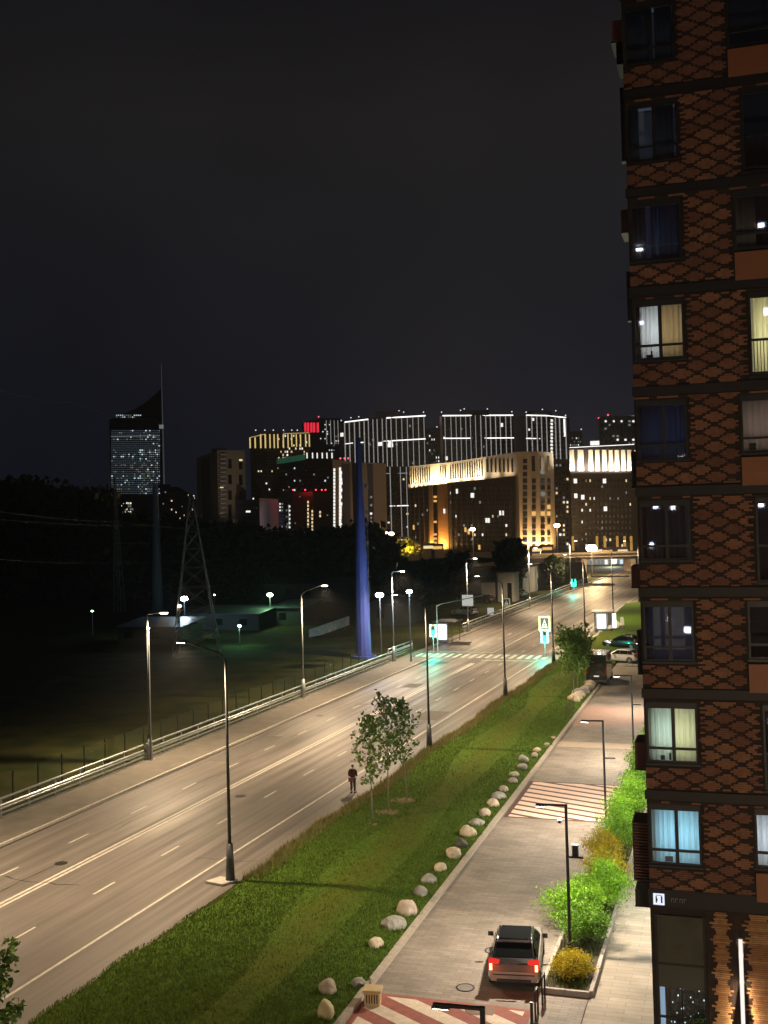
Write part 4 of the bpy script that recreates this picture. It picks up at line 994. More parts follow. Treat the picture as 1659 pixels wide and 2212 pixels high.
def curtain(x0, x1, z0, z1, y, m, parent, amp=.022, seed=0):
    rg = random.Random(seed); n = max(8, int((x1-x0)/.018)); V_ = []; 
    ph = rg.uniform(0, 6); f1 = rg.uniform(34, 46)
    for i in range(n+1):
        x = x0+(x1-x0)*i/n; yy = y+amp*math.sin(x*f1+ph+1.5*math.sin(x*7+ph))+amp*.5*math.sin(x*f1*2.3)
        V_ += [(x, yy, z0), (x+.003*math.sin(x*50), yy*1.0, z1)]
    me = bpy.data.meshes.new('curtain'); me.from_pydata(V_, [], [(2*i, 2*i+2, 2*i+3, 2*i+1) for i in range(n)]); me.update(); me.polygons.foreach_set('use_smooth', [True]*n)
    o = link('curtain', me, m, parent); so = o.modifiers.new('thickness', 'SOLIDIFY'); so.thickness = .004; return o
def curtmat(name, col, tr=.6):
    m = bpy.data.materials.new(name); MATS[name] = m; m.use_nodes = True; n = m.node_tree.nodes; l = m.node_tree.links; n.clear()
    o = n.new('ShaderNodeOutputMaterial'); d = n.new('ShaderNodeBsdfDiffuse'); d.inputs[0].default_value = (*col, 1); t = n.new('ShaderNodeBsdfTranslucent'); t.inputs[0].default_value = (*col, 1)
    x = n.new('ShaderNodeMixShader'); x.inputs[0].default_value = tr; l.new(d.outputs[0], x.inputs[1]); l.new(t.outputs[0], x.inputs[2]); l.new(x.outputs[0], o.inputs[0]); return m
CW_ = curtmat('white curtain', (.82, .84, .86)); CB_ = curtmat('beige curtain', (.62, .52, .36)); CY_ = curtmat('cream curtain', (.85, .82, .66)); CG_ = curtmat('greenish white curtain', (.82, .88, .84)); CC_ = curtmat('pale cyan curtain', (.66, .84, .90)); CD_ = curtmat('dim blue curtain', (.16, .24, .34)); CK_ = curtmat('dim grey curtain', (.20, .21, .22)); CP_ = curtmat('dusty pink curtain', (.55, .47, .44))
def fwindow(q, style):
    kind, j, x0, x1, z0, z1 = q; yf = .02
    r = empty('window', (0, 0, 0)); r.parent = bd
    if style.get('label'): r['label'] = style['label']
    b = MB(); t = .055
    b.bb(x0, x1, yf, yf+.08, z1-t-.12, z1); b.bb(x0, x1, yf, yf+.08, z0, z0+t); b.bb(x0, x0+t, yf, yf+.08, z0+t, z1-t-.12); b.bb(x1-t, x1, yf, yf+.08, z0+t, z1-t-.12)
    xm = x0+(x1-x0)*style.get('split', .53); zm = z0+.42 if kind != 't' else z0+1.05
    if not style.get('nosplit'):
        b.bb(xm-.05, xm+.05, yf, yf+.08, z0+t, z1-t-.12); b.bb(x0+t, xm-.05, yf+.003, yf+.078, zm-.035, zm+.035); b.bb(xm+.05, x1-t, yf+.003, yf+.078, zm-.035, zm+.035)
    b.bb(x0-.05, x1+.04, -.05, .018, z0-.07, z0-.005)
    b.build('frame', M_frame, r)
    for a_, c_ in ((x0+t, xm-.05), (xm+.05, x1-t)):
        for za, zc in ((z0+t, zm-.035), (zm+.035, z1-t-.12)): MB().bb(a_-.004, c_+.004, yf+.032, yf+.044, za-.004, zc+.004).build('pane', style.get('glass', GW if style.get('lit') else GWd), r)
    yr = .9
    lit = style.get('lit'); rm_ = M_room if lit else M_droom
    b = MB(); b.bb(x0-.05, x1+.05, yr, yr+.03, z0-.05, z1); b.bb(x0-.08, x0-.05, .36, yr, z0-.05, z1); b.bb(x1+.05, x1+.08, .36, yr, z0-.05, z1); b.bb(x0-.05, x1+.05, .36, yr, z0-.08, z0-.05); b.bb(x0-.05, x1+.05, .36, yr, z1, z1+.03)
    b.build('room', rm_, r)
    for i, (a_, c_, cm) in enumerate(style.get('curtains', [])):
        curtain(x0+(x1-x0)*a_, x0+(x1-x0)*c_, z0+.02, z1-.1, .20, cm, r, seed=j*7+i)
    if lit:
        light('AREA', 'room_or_fill_light', ((x0+x1)/2, .80, (z0+z1)/2), lit[0]*2.1, lit[1], r, (-math.pi/2, 0, 0), shape='RECTANGLE', size=(x1-x0)*.95, size_y=(z1-z0)*.95)  # dark windows also get one, a faint fill added to lift their panes
    for it in style.get('items', []):
        cube('sill_item', M_frame, r, (x0+(x1-x0)*it[0], .13, z0+.07+it[2]/2), (it[1], .08, it[2]))
    if style.get('rail'):
        b = MB(); b.bb(x0, x1, -.07, -.03, z0+1.0, z0+1.05); b.bb(x0, x1, -.07, -.03, z0+.05, z0+.1)
        for i in range(15): xx = x0+.02+i*(x1-x0-.04)/14; b.bb(xx-.01, xx+.01, -.06, -.04, z0+.1, z0+1.0)
        b.build('railing', M_frame, r)
    if kind == 'p': MB().bb(x0-.02, x1+.02, -.09, -.002, z0-.96, z0-.14).build('panel', M_orange, r)
    return r
ST = {0: dict(lit=(36, (.66, .90, 1.)), curtains=[(0, .56, CC_), (.52, 1, CC_)], items=[(.36, .22, .14)], label='lowest window glowing bright cyan behind curtains'),
      1: dict(lit=(24, (.92, 1., .86)), curtains=[(0, .55, CG_), (.54, 1, CY_)], items=[(.3, .12, .12), (.45, .06, .2)], label='window glowing pale green with long curtains'),
      2: dict(lit=(1.3, (.5, .62, 1.)), glass=GWd, curtains=[(0, .18, CD_)], label='dark window reflecting scattered lights, second above the pale green one'), 3: dict(lit=(1.3, (.8, .9, .8)), glass=GWd, curtains=[(.12, .5, CK_), (.56, .9, CK_)], label='dark window with grey curtains'),  # faint lights added behind these dark panes
      4: dict(lit=(7, (.45, .68, 1.)), glass=GWd, curtains=[(0, .5, CD_), (.52, .97, CD_)], label='dark blue curtained window full of reflections'),
      5: dict(lit=(20, (1., .97, .93)), curtains=[(.0, .10, CK_), (.12, .52, CW_), (.54, 1.0, CB_)], items=[(.3, .2, .08), (.34, .04, .2)], label='lit window with one white and one beige curtain'),
      6: dict(lit=(2.2, (.42, .5, 1.)), glass=GWd, nosplit=True, curtains=[(0, .3, CK_), (.4, 1, CD_)], label='undivided bluish dark window'), 7: dict(lit=(1.5, (.75, .8, 1.)), glass=GWd, curtains=[(.05, .22, CK_), (.55, .92, CK_)]), 8: dict(lit=(1.3, (.8, .85, 1.)), glass=GWd, curtains=[(0, .5, CK_), (.6, .95, CK_)]), 9: dict()}
for q in WS:
    kind, j, x0 = q[0], q[1], q[2]
    if x0 < 1: st = ST[j]
    elif x0 < 4:
        st = {0: dict(lit=(24, (.85, .92, 1.)), curtains=[(0, 1, CW_)], split=.75), 4: dict(lit=(9, (1, .92, .84)), curtains=[(0, 1, CP_)], split=.85, items=[(.2, .2, .2)]), 5: dict(lit=(24, (1, .93, .66)), rail=True, split=.8, curtains=[(.1, 1, CY_)]),
              6: dict(curtains=[(0, .4, CB_)], split=.8), 2: dict(split=.8), 8: dict(split=.8)}.get(j, dict(split=.75, rail=(j == 7)))
    else:
        st = dict(split=.5)
    fwindow(q, st)
# ground floor shop bay at the corner
r = empty('shop_window'); r.parent = bd; r['label'] = 'tall ground floor glazing with reflections and plants behind'
b = MB(); b.bb(.12, .19, .02, .1, .4, 5.0); b.bb(1.48, 1.55, .02, .1, .4, 5.0); b.bb(.19, 1.48, .02, .1, 3.50, 3.56); b.bb(.82, .86, .02, .1, .46, 2.85+.0); b.bb(.19, 1.48, .02, .1, .4, .46); b.bb(.19, .82, .023, .098, 1.95, 2.0); b.bb(.86, 1.48, .023, .098, 1.95, 2.0); b.build('frame', M_frame, r)
MB().bb(.19, 1.48, .03, .08, 2.85, 3.50).build('spandrel', mat('olive grey panel', (.060, .062, .050), .7), r)
MB().bb(.19, 1.48, .04, .052, 3.56, 4.95).build('pane', mat('frosted dark olive glass', (.050, .055, .035), .3, 0, .3, 1.5), r)
for a_, c_ in ((.19, .82), (.86, 1.48)):
    for z0, z1 in ((.46, 1.95), (2.0, 2.85)): MB().bb(a_, c_, .04, .052, z0, z1).build('pane', GW, r)
MB().bb(.15, 1.6, 2.0, 2.05, .2, 5.0).build('back_wall', M_droom, r)
MB().bb(.20, .34, .12, .16, .4, 2.84).build('blind', emat('lit white blind', (.55, .75, 1.), .55), r)
for i in range(46):
    x = rnd.uniform(.38, 1.45); z = rnd.uniform(.7, 2.75); k = rnd.uniform(.015, .035)
    cube('reflection_glint', emat('cool reflection glint', (.7, .88, 1.), 1.6), r, (x, rnd.uniform(.5, 1.8), z), (k, k, k*1.2))  # reflections in the glazing put in as small glowing dots
MB().bb(1.56, BW, .352, .5, 0, 5.4).build('inner_wall', M_droom, bd)
# illuminated square sign on the band
sg = cube('sign_box', M_frame, bd, (.27, -.085, 5.47), (.34, .05, .34)); 
r = empty('illuminated_sign'); r.parent = bd
MB().bb(.11, .43, -.16, -.112, 5.31, 5.63).build('face', emat('lit white sign face', (.80, .85, 1), 1.1), r)
MB().add(*(lambda m_: (m_.v, m_.f))(MB().bb(.18, .215, -.166, -.161, 5.37, 5.57).bb(.215, .235, -.166, -.161, 5.42, 5.50).bb(.33, .375, -.166, -.161, 5.37, 5.57).bb(.19, .36, -.166, -.161, 5.585, 5.6))).build('symbol', M_frame, r)
b = MB()
for i, x in enumerate((.62, .74, .86, .98)):
    b.bb(x, x+.012, -.07, -.0615, 5.38, 5.50); b.bb(x+.012, x+.07, -.07, -.0615, 5.485, 5.50)
    if i % 2 == 0: b.bb(x+.07, x+.082, -.07, -.0615, 5.38, 5.50)
b.build('raised_letters', mat('dull grey letters', (.22, .22, .24), .5), r)
# vertical linear wall lamp
r = empty('wall_lamp'); r.parent = bd
MB().bb(2.46, 2.60, -.14, -.036, .6, 4.55).build('housing', M_dsteel, r)
MB().bb(2.475, 2.585, -.17, -.141, .65, 4.5).build('diffuser', emat('linear lamp diffuser', (1, .93, .84), 1.05), r)
light('AREA', 'strip_light', (2.35, -.12, 2.6), 26, (1, .74, .46), r, (0, math.radians(100), 0), shape='RECTANGLE', size=3.6, size_y=.06)
light('AREA', 'strip_light', (2.71, -.12, 2.6), 26, (1, .74, .46), r, (0, math.radians(-100), 0), shape='RECTANGLE', size=3.6, size_y=.06)
# climbing plants at the foot of the facade
for i, (x, h, lb) in enumerate(((1.2, 2.1, 'tall sparse shrub in front of the ground floor glazing'), (2.3, 1.5, 'shrub left of the foot of the long wall lamp'), (3.1, 1.4, 'shrub right of the foot of the long wall lamp'))):
    wp = bd.matrix_world @ Vector((0, 0, 0)); c_, s_2 = math.cos(-TH_D), math.sin(-TH_D)
    lx, ly = x, -.55; shrub('shrub', (X0+c_*lx-s_2*ly, Y0+s_2*lx+c_*ly, .01), .45, .35, h, 2600, .07, M_lf3, lb, 80+i, grp='shrubs at the foot of the brick facade')

# small lamps along the side wall, over the sidewalk
for i, t_ in enumerate((14., 24., 33., 42.)):
    r = empty('side_lamp'); r.parent = bd; r.location = (-.02, t_, 3.6)
    MB().box((-.10, 0, 0), (.2, .16, .10)).build('housing', M_black, r); MB().box((-.14, 0, -.075), (.12, .14, .05)).build('lens', M_lens, r)
    light('POINT', 'lamp_light', (-.35, 0, -.15), 1000, (.95, 1., .85), r, shadow_soft_size=.08)
# side balconies and baskets past the corner
def side_box(y0p, y1p, w_, m, name, yl=1.0, dl=1.2, slats=False):
    Y = Y0+yl; z1 = CH+ray(1370, y0p)[1]*Y; z0 = CH+ray(1370, y1p)[1]*Y
    r = empty(name); r.parent = bd
    if slats:
        b = MB(); n = max(3, int((z1-z0)/.09))
        for i in range(n): MB().bb(-w_, -.002, yl, yl+dl, z0+i*(z1-z0)/n, z0+i*(z1-z0)/n+.05).build('slat', m, r)
        MB().bb(-w_-.02, -w_+.01, yl-.02, yl+dl, z0, z1).build('frame', M_frame, r)
    else:
        MB().bb(-w_, -.002, yl, yl+dl, z0, z1).build('panel', m, r); MB().bb(-w_-.015, -.002, yl-.015, yl+dl, z0-.04, z0).build('floor', M_frame, r)
Mrb = mat('red brown metal panel', (.14, .055, .040), .6)
side_box(42, 88, .42, Mrb, 'balcony'); side_box(92, 138, .26, M_band, 'basket', slats=True)
side_box(188, 345, .16, M_frame, 'balcony_frame', .4, .3)
side_box(452, 500, .30, Mrb, 'balcony'); side_box(586, 690, .14, M_frame, 'balcony_frame', .4, .3)
side_box(975, 1052, .17, M_frame, 'balcony_frame', .4, .3)
side_box(1223, 1268, .33, Mrb, 'balcony'); side_box(1362, 1455, .17, M_frame, 'balcony_frame', .4, .3)
side_box(1604, 1662, .40, Mrb, 'balcony'); side_box(1776, 1905, .52, Mrb, 'balcony', slats=True); side_box(1924, 1958, .52, M_frame, 'bracket_box')

# building the picture is taken from (seen only in the glass)
ob = empty('apartment_building', DR(-2, -12, 0), -TH_D, 'apartment block behind the viewpoint, seen only as lights mirrored in dark panes', 'building')
MB().bb(-16, 18, -10, 0, 0, 42).build('wall', mat('brown side brick', (.12, .055, .035), .85), ob)
M_refl = emat('opposite window light', (.86, .92, 1.), 14)
for i in range(150):
    cube('window', M_refl, ob, (rnd.uniform(-14, 17), .03, 2+3*rnd.randrange(13)+rnd.uniform(0, 1.4)), (rnd.uniform(.12, .5), .05, rnd.uniform(.15, .5)))

# ------------------------------------------------------------------ skyline
M_dglass = mat('dark tower glass', (.008, .009, .011), .25, .0, spec=.6)
EM = {'cool': emat('cool window light', (.72, .90, 1.), .95), 'white': emat('white window light', (1, .97, .90), 1.1), 'warm': emat('warm window light', (1, .78, .42), .95), 'dim': emat('dim window light', (.55, .60, .55), .3),
      'yel': emat('yellow facade light', (1, .76, .30), .75), 'red': emat('red facade light', (1, .03, .07), .9), 'green': emat('green facade light', (.10, .45, .25), .13), 'line': emat('white contour light', (1, .98, .95), 1.9), 'thin': emat('faint contour light', (.80, .78, .76), .34), 'orange': emat('orange window light', (1, .55, .16), .9), 'redp': emat('red beacon', (1, .04, .08), 5)}
class Tower:
    def __init__(s, name, label, Z, pts, depth, body, cat='building', grp=None, z0=-1):
        s.Z = Z; s.P = []
        for (x, y) in pts:
            m, e_ = ray(x, y); Y = (Z-CH)/e_; s.P.append((m*Y, Y))
        s.init(name, label, depth, body, cat, grp, z0)
    def init(s, name, label, depth, body, cat, grp, z0):
        s.r = empty(name, (s.P[0][0], s.P[0][1], 0), 0, label, cat, grp); s.o = Vector((s.P[0][0], s.P[0][1], 0))
        back = [(x*(1+depth/math.hypot(x, y)), y*(1+depth/math.hypot(x, y))) for x, y in reversed(s.P)]
        poly = [(x-s.o.x, y-s.o.y) for x, y in s.P+back]
        s.depth = depth; s.body = body
        MB().prism(poly, z0, s.Z).build('wall', body, s.r)
    def at(s, x, y, off=0):
        m, e_ = ray(x, y)
        for i in range(len(s.P)-1):
            (xa, ya), (xb, yb) = s.P[i], s.P[i+1]; ma, mb = xa/ya, xb/yb
            if (m <= mb+1e-9 or i == len(s.P)-2):
                # solve point on segment with X = m Y
                dx, dy = xb-xa, yb-ya; t = (m*ya-xa)/(dx-m*dy); X, Y = xa+dx*t, ya+dy*t
                ang = math.atan2(dy, dx); return Vector((X, Y, CH+e_*Y)), ang
    def rect(s, x0, y0, x1, y1, m, name='window', th=.3, off=.12):
        (p, a) = s.at((x0+x1)/2, (y0+y1)/2); sc = F/p.y
        # width along facade
        w_ = (x1-x0)/sc/max(.35, abs(math.cos(a)+math.sin(a)*-p.x/p.y)); h_ = (y1-y0)/sc
        nrm = Vector((math.sin(a), -math.cos(a), 0)); c = p+nrm*(off)
        return cube(name, m, s.r, c-s.o, (w_, th, h_), a)
    def grid(s, x0, y0, x1, y1, nx, ny, fw=.6, fh=.55, p=.1, kinds=('white',), dark=M_dglass, off=0, lim=70, bias=None):
        dk_ = MB(); n = 0
        for i in range(nx):
            for j in range(ny):
                cx = x0+(x1-x0)*(i+.5)/nx; cy = y0+(y1-y0)*(j+.5)/ny; ww = (x1-x0)/nx*fw; hh = (y1-y0)/ny*fh
                pp = p*(bias(cx, cy) if bias else 1)
                if rnd.random() < pp and n < lim:
                    k = rnd.uniform(.55, 1); s.rect(cx-ww*k/2, cy-hh/2, cx+ww*k/2, cy+hh/2, EM[rnd.choice(kinds)], 'window', .25, .16+off); n += 1
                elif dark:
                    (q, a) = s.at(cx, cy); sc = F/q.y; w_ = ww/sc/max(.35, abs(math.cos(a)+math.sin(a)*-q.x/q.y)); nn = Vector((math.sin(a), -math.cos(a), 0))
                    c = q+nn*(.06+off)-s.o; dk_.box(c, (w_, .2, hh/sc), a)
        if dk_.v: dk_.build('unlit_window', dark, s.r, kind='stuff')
    def vlines(s, xs, y0f, y1, m, wpx=1.2, name='light_strip'):
        for x in xs:
            y0 = y0f(x) if callable(y0f) else y0f; yb_ = y1(x) if callable(y1) else y1
            s.rect(x-wpx/2, y0, x+wpx/2, yb_, m, name, .3, .2)
    def hline(s, pts, m, hpx=2.2, name='light_strip', seg=5):
        for (xa, ya), (xb, yb) in zip(pts, pts[1:]):
            n = max(1, int((xb-xa)/40))
            for i in range(n):
                u, v = i/n, (i+1)/n; x0, x1 = xa+(xb-xa)*u, xa+(xb-xa)*v; y0, y1 = ya+(yb-ya)*u, ya+(yb-ya)*v
                p0, _ = s.at(x0, y0); p1, _ = s.at(x1, y1); sc = F/p0.y; r_ = hpx/sc/2
                n_ = Vector((p0.x, p0.y, 0)).normalized()*-.35
                MB().cyl(p0+n_-s.o, p1+n_-s.o, r_, n=5).build(name, m, s.r)
    def box_on(s, x0, y0, x1, y1, m, name='rooftop_unit', d=6):
        (p, a) = s.at((x0+x1)/2, (y0+y1)/2); sc = F/p.y; nn = Vector((-math.sin(a), math.cos(a), 0))
        return cube(name, m, s.r, p+nn*(d/2+.5)-s.o, ((x1-x0)/sc, d, (y1-y0)/sc), a)
    def beacon(s, x, y, m=None, r_=1.6):
        (p, a) = s.at(x, y); sc = F/p.y; k = r_/sc*1.3
        MB().cyl(p-s.o+Vector((0, 1, -3)), p-s.o+Vector((0, 1, 0)), .15, n=5).build('mast', M_dsteel, s.r)
        cube('roof_light', m or EM['white'], s.r, p-s.o+Vector((0, .6, 0)), (k, k, k))
def zfor(x, y, Y): return CH+ray(x, y)[1]*Y
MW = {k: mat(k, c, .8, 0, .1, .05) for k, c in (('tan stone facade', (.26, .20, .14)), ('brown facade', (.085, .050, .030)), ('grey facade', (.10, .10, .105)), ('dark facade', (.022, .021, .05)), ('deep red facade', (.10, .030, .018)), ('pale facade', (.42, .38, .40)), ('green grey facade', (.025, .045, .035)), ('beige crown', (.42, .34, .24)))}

# 1 glass tower with swooping roof and spire
Yt = 900
T = Tower('glass_tower', 'slender glass office tower with a swooping pointed roof and tall spire on the left skyline', zfor(236, 907, Yt), [(236, 907), (350, 904)], 35, M_dglass)
T.P = [tuple(A(236, 907, Yt)[:2]), tuple(A(350, 907, Yt)[:2])]
b = MB(); prof = [(236, 907), (252, 900), (270, 893), (290, 884), (310, 872), (325, 860), (337, 850), (348, 839), (350, 839), (350, 907)]
vs = [A(x, y, Yt)-T.o for x, y in prof]; k = len(vs); vs2 = [Vector(((v.x+T.o.x)*1.038-T.o.x, (v.y+T.o.y)*1.038-T.o.y, v.z)) for v in vs]
b.add(vs+vs2, [tuple(range(k))[::-1], tuple(range(k, 2*k))]+[(i, (i+1) % k, k+(i+1) % k, k+i) for i in range(k)]); b.build('roof', mat('tower roof', (.012, .012, .016), .5), T.r)
b = MB(); p0 = A(354.6, 1051, Yt-6)-T.o; p1 = A(348.3, 785, Yt-6)-T.o; b.cyl(p0, (p0+p1)/2, .75, .5, 6); b.cyl((p0+p1)/2, p1, .5, .2, 6); b.build('spire', mat('glowing spire paint', (.25, .25, .27), .5, emit=(.4, .42, .5), estr=.10), T.r)  # faint glow put into the paint of the spire
T.rect(347.5, 919, 356, 927, EM['dim'], 'antenna_ring', 2, 6)
def bi(cx, cy):
    f = 1.0 if cx > 300 else .45
    return (.05 if 953 < cy < 972 else (2.0 if (975 < cy < 984 and cx > 290) else 1))*f*(.35 if cy > 1060 else 1)*(.7 if cy < 945 else 1)
T.grid(240, 928, 346, 1068, 26, 30, .8, .5, .46, ('cool', 'dim', 'dim', 'dim'), lim=290, bias=bi, dark=emat('added pane glow', (.45, .62, .75), .075))  # unlit panes given a glow to lighten the glass tower
T.grid(250, 895, 310, 903, 14, 2, .7, .5, .7, ('dim', 'cool'), lim=20)
T.hline([(240, 943), (345, 941)], EM['thin'], .8)
# low annex with bright windows
T = Tower('low_block', 'low dark block with a bright window cluster at the foot of the glass tower', zfor(238, 1077, 600), [(238, 1077), (322, 1080)], 20, MW['dark facade'])
T.grid(243, 1084, 300, 1122, 14, 6, .6, .6, .38, ('white', 'warm', 'dim'), dark=None, lim=34)
T = Tower('low_block', 'low dark stepped block with antennas between the glass tower and the tan slab', zfor(345, 1051, 620), [(345, 1051), (385, 1052), (424, 1074)], 20, MW['dark facade'])
T.grid(350, 1060, 422, 1135, 16, 12, .5, .5, .07, ('warm', 'white', 'dim', 'dim'), lim=24); T.box_on(350, 1046, 375, 1052, MW['dark facade']); T.beacon(418, 1071, EM['white'], 2)
# 2 tan slab
T = Tower('apartment_block', 'tan slab apartment block with recessed balcony column, standing alone left of centre', zfor(469, 973, 520), [(424, 990), (469, 972), (529, 973)], 25, MW['tan stone facade'])
T.rect(424.5, 994, 468, 1150, MW['dark facade'], 'shade_panel', .3, .0)  # shade of the side face put in as a dark panel
for k in range(18): T.rect(474, 980+k*9.6, 486, 984+k*9.6, MW['pale facade'], 'balcony', 1.0, .6)
T.grid(472, 978, 488, 1150, 1, 18, .95, .55, .03, ('dim',))
for x0, x1, ys in ((493, 500, ((992, 1012), (1026, 1046), (1060, 1080), (1090, 1125))), (516, 523, ((992, 1014), (1026, 1048), (1060, 1078)))):
    for y0, y1 in ys: T.rect(x0, y0, x1, y1, M_dglass, 'window', .3, .1)
T.rect(516, 992, 523, 996, EM['warm'], 'window'); T.rect(474, 1107, 482, 1109, EM['warm'], 'window'); T.rect(475, 1052, 482, 1054, EM['warm'], 'window'); T.box_on(470, 968, 492, 974, MW['dark facade'])
# 3 low grey
T = Tower('apartment_block', 'low dim grey block just right of the tan slab', zfor(508, 1079, 500), [(508, 1079), (560, 1080)], 20, MW['dark facade'])
T.grid(512, 1088, 556, 1150, 8, 10, .6, .4, .05, ('dim', 'warm'), lim=6); T.rect(531, 1103, 540, 1107, EM['white'], 'window')
# 4 yellow crown tower
T = Tower('apartment_tower', 'curved tower with yellow lit vertical fins below its roof', zfor(540, 943, 560), [(540, 943), (575, 933), (668, 933)], 25, MW['brown facade'])
T.vlines([541, 552, 564, 574, 583, 592, 600, 612, 622, 630, 640, 649, 660, 668], lambda x: 945 if x < 560 else 938, lambda x: 968 if x < 625 else 965, EM['yel'], 2.2)
T.hline([(541, 945), (572, 938), (668, 935)], EM['yel'], 1.0)
T.grid(600, 938, 664, 1000, 14, 9, .7, .6, .32, ('warm', 'yel', 'white'), lim=36); T.grid(545, 975, 596, 1120, 9, 22, .5, .5, .035, ('warm', 'white'), lim=12)
for x in (552, 572, 590, 612, 630, 642): T.beacon(x, 929)
# 5 red crown tower
T = Tower('apartment_tower', 'dark tower crowned with red light strips', zfor(652, 913, 600), [(652, 913), (690, 903), (735, 904)], 25, MW['dark facade'])
for x in (660, 666, 673, 679, 687): T.rect(x-2, 913, x+2, 934, EM['red'], 'light_strip')
T.grid(690, 915, 733, 975, 9, 12, .5, .5, .22, ('white', 'dim', 'cool'), lim=26); T.beacon(688, 900, EM['redp']); T.vlines([705, 714, 722, 730], 908, 960, EM['thin'], .8)
# 6 green crown
T = Tower('apartment_tower', 'dark tower with a green glowing crown and white fins', zfor(718, 977, 470), [(594, 998), (655, 984), (722, 977)], 25, MW['green grey facade'])
for i in range(14):
    x = 598+i*4.6; T.rect(x-2, 991-(x-598)*.16, x+2, 1003-(x-598)*.16, EM['green'], 'light_strip')
T.vlines([664, 676, 686, 697, 707, 718], lambda x: 978, lambda x: 990, EM['white'], 1.2)
T.grid(598, 1008, 718, 1062, 20, 8, .5, .5, .05, ('dim', 'cool'), lim=14)
# 7 red mid
T = Tower('apartment_block', 'deep red lit block with tall columns of lit stair windows', zfor(630, 1064, 430), [(630, 1064), (676, 1062), (717, 1062)], 20, MW['deep red facade'])
T.grid(636, 1070, 714, 1150, 16, 14, .4, .4, .02, ('dim',), lim=8, dark=mat('dark red window', (.02, .008, .006), .4))
for x, a_, b_ in ((666, 1082, 1155), (675, 1102, 1150), (691, 1104, 1113)):
    y = a_
    while y < b_: T.rect(x-1.2, y, x+1.2, y+5, EM['warm'], 'window'); y += 8
for x in (633, 659, 682, 695, 703): T.beacon(x, 1058, EM['redp'], 2.0)
lr = light('POINT', 'red_beacon_light', A(660, 1052, 424), 900, (1, .06, .09), None); lr.data.shadow_soft_size = 1
# 8 pale block
T = Tower('apartment_block', 'pale windowless gable with a lit stair side, lowest of the middle skyline', zfor(560, 1076, 400), [(560, 1076), (601, 1078)], 14, MW['pale facade'])
T = Tower('apartment_block', 'narrow dark block with many lit windows attached to the pale gable', zfor(601, 1077, 402), [(601, 1077), (629, 1076)], 16, MW['dark facade'])
T.grid(603, 1085, 622, 1162, 4, 11, .6, .5, .35, ('white', 'dim', 'dim'), lim=20); T.vlines([625], 1090, 1162, EM['dim'], 1.2)
for y in range(1092, 1160, 9): T.rect(624, y, 627, y+4, EM['white'], 'window')
# 10 vertical light strip block
T = Tower('apartment_block', 'narrow block with two ragged white columns of light, left of the blue mast', zfor(718, 992, 400), [(718, 992), (760, 998)], 18, MW['tan stone facade'])
T.rect(738, 1002, 758, 1160, MW['dark facade'], 'shade_panel', .3, -.0)  # shaded half put in as a dark panel
y = 1012
while y < 1155: T.rect(720, y, 723, y+6, EM['white'], 'window'); T.rect(732, y-2, 732+rnd.uniform(3, 7), y+5, EM['white'], 'window'); y += 7.5
for x in (735, 744, 752): T.beacon(x, 990, EM['redp'], 2.2)
# 11 dark towers with contour lights
def dark_tower(lb, Z, pts, top, mid, xs, ybot, midx, gx, Yd=26):
    T = Tower('contour_lit_tower', lb, Z, pts, Yd, mat('black tower cladding', (.013, .013, .015), .6, 0, .2, .1), 'building', 'dark towers outlined in white light')
    T.hline(top, EM['line'], 2.6)
    if mid: T.hline(mid, EM['line'], 2.2)
    T.vlines(xs, lambda x: pts_y(pts, x)+2, ybot, EM['thin'], 1.35)
    T.grid(*gx, .6, .45, .022, ('dim', 'white', 'dim', 'dim'), lim=40); return T
def pts_y(pts, x): return float(np.interp(x, [q[0] for q in pts], [q[1] for q in pts]))
T = dark_tower('left one of the dark towers outlined in white light', zfor(919, 898, 520), [(736, 911), (790, 905), (845, 901), (919, 898)], [(745, 912), (795, 906)], [(779, 956), (850, 952), (919, 948)],
               [746, 756, 767, 778, 788, 797, 807, 816, 827, 836, 846, 857, 869, 881, 893, 905, 917], lambda x: 1000 if x < 833 else 1008, None, (745, 915, 918, 1005, 24, 9))
T.hline([(835, 903), (919, 898)], EM['line'], 2.8); T.hline([(746, 959), (762, 957)], EM['line'], 1.6)
T.vlines([736.5, 845, 867, 880], 1008, 1185, EM['thin'], 1.3); T.hline([(842, 1093), (884, 1092)], EM['line'], 2); T.hline([(842, 1165), (882, 1164)], EM['line'], 1.8); T.hline([(833, 1023), (880, 1022)], EM['thin'], 1.8)
T.grid(836, 1012, 884, 1180, 6, 18, .55, .4, .08, ('white', 'dim', 'warm'), lim=12)
for q in ((739, 939), (841, 962), (846, 962)): T.rect(q[0]-3, q[1]-4, q[0]+3, q[1]+4, EM['white'], 'window')
T.rect(817, 955, 826, 963, EM['white'], 'window'); T.rect(839, 954, 848, 964, EM['white'], 'window')
T.box_on(810, 888, 880, 902, MW['dark facade']); 
for x, y in ((737, 908), (758, 902), (775, 900), (812, 891), (862, 887), (872, 890), (915, 890)): T.beacon(x, y)
T = dark_tower('middle one of the dark towers outlined in white light', zfor(951, 897, 480), [(951, 897), (1030, 895), (1109, 896)], [(956, 898), (1108, 897)], [(958, 947), (1110, 946)],
               [954, 962, 975, 986, 996, 1007, 1017, 1028, 1039, 1050, 1060, 1071, 1081, 1093, 1104], 1000, None, (957, 903, 1106, 998, 28, 10))
T.rect(951, 899, 956, 1000, MW['pale facade'], 'corner_pier', .5, .2); T.rect(1081, 914, 1086, 922, EM['white'], 'window'); T.box_on(1000, 886, 1056, 897, MW['dark facade']); T.rect(962, 986, 967, 994, EM['white'], 'window')
for x, y in ((954, 890), (995, 886), (1003, 883), (1053, 883), (1106, 889)): T.beacon(x, y)
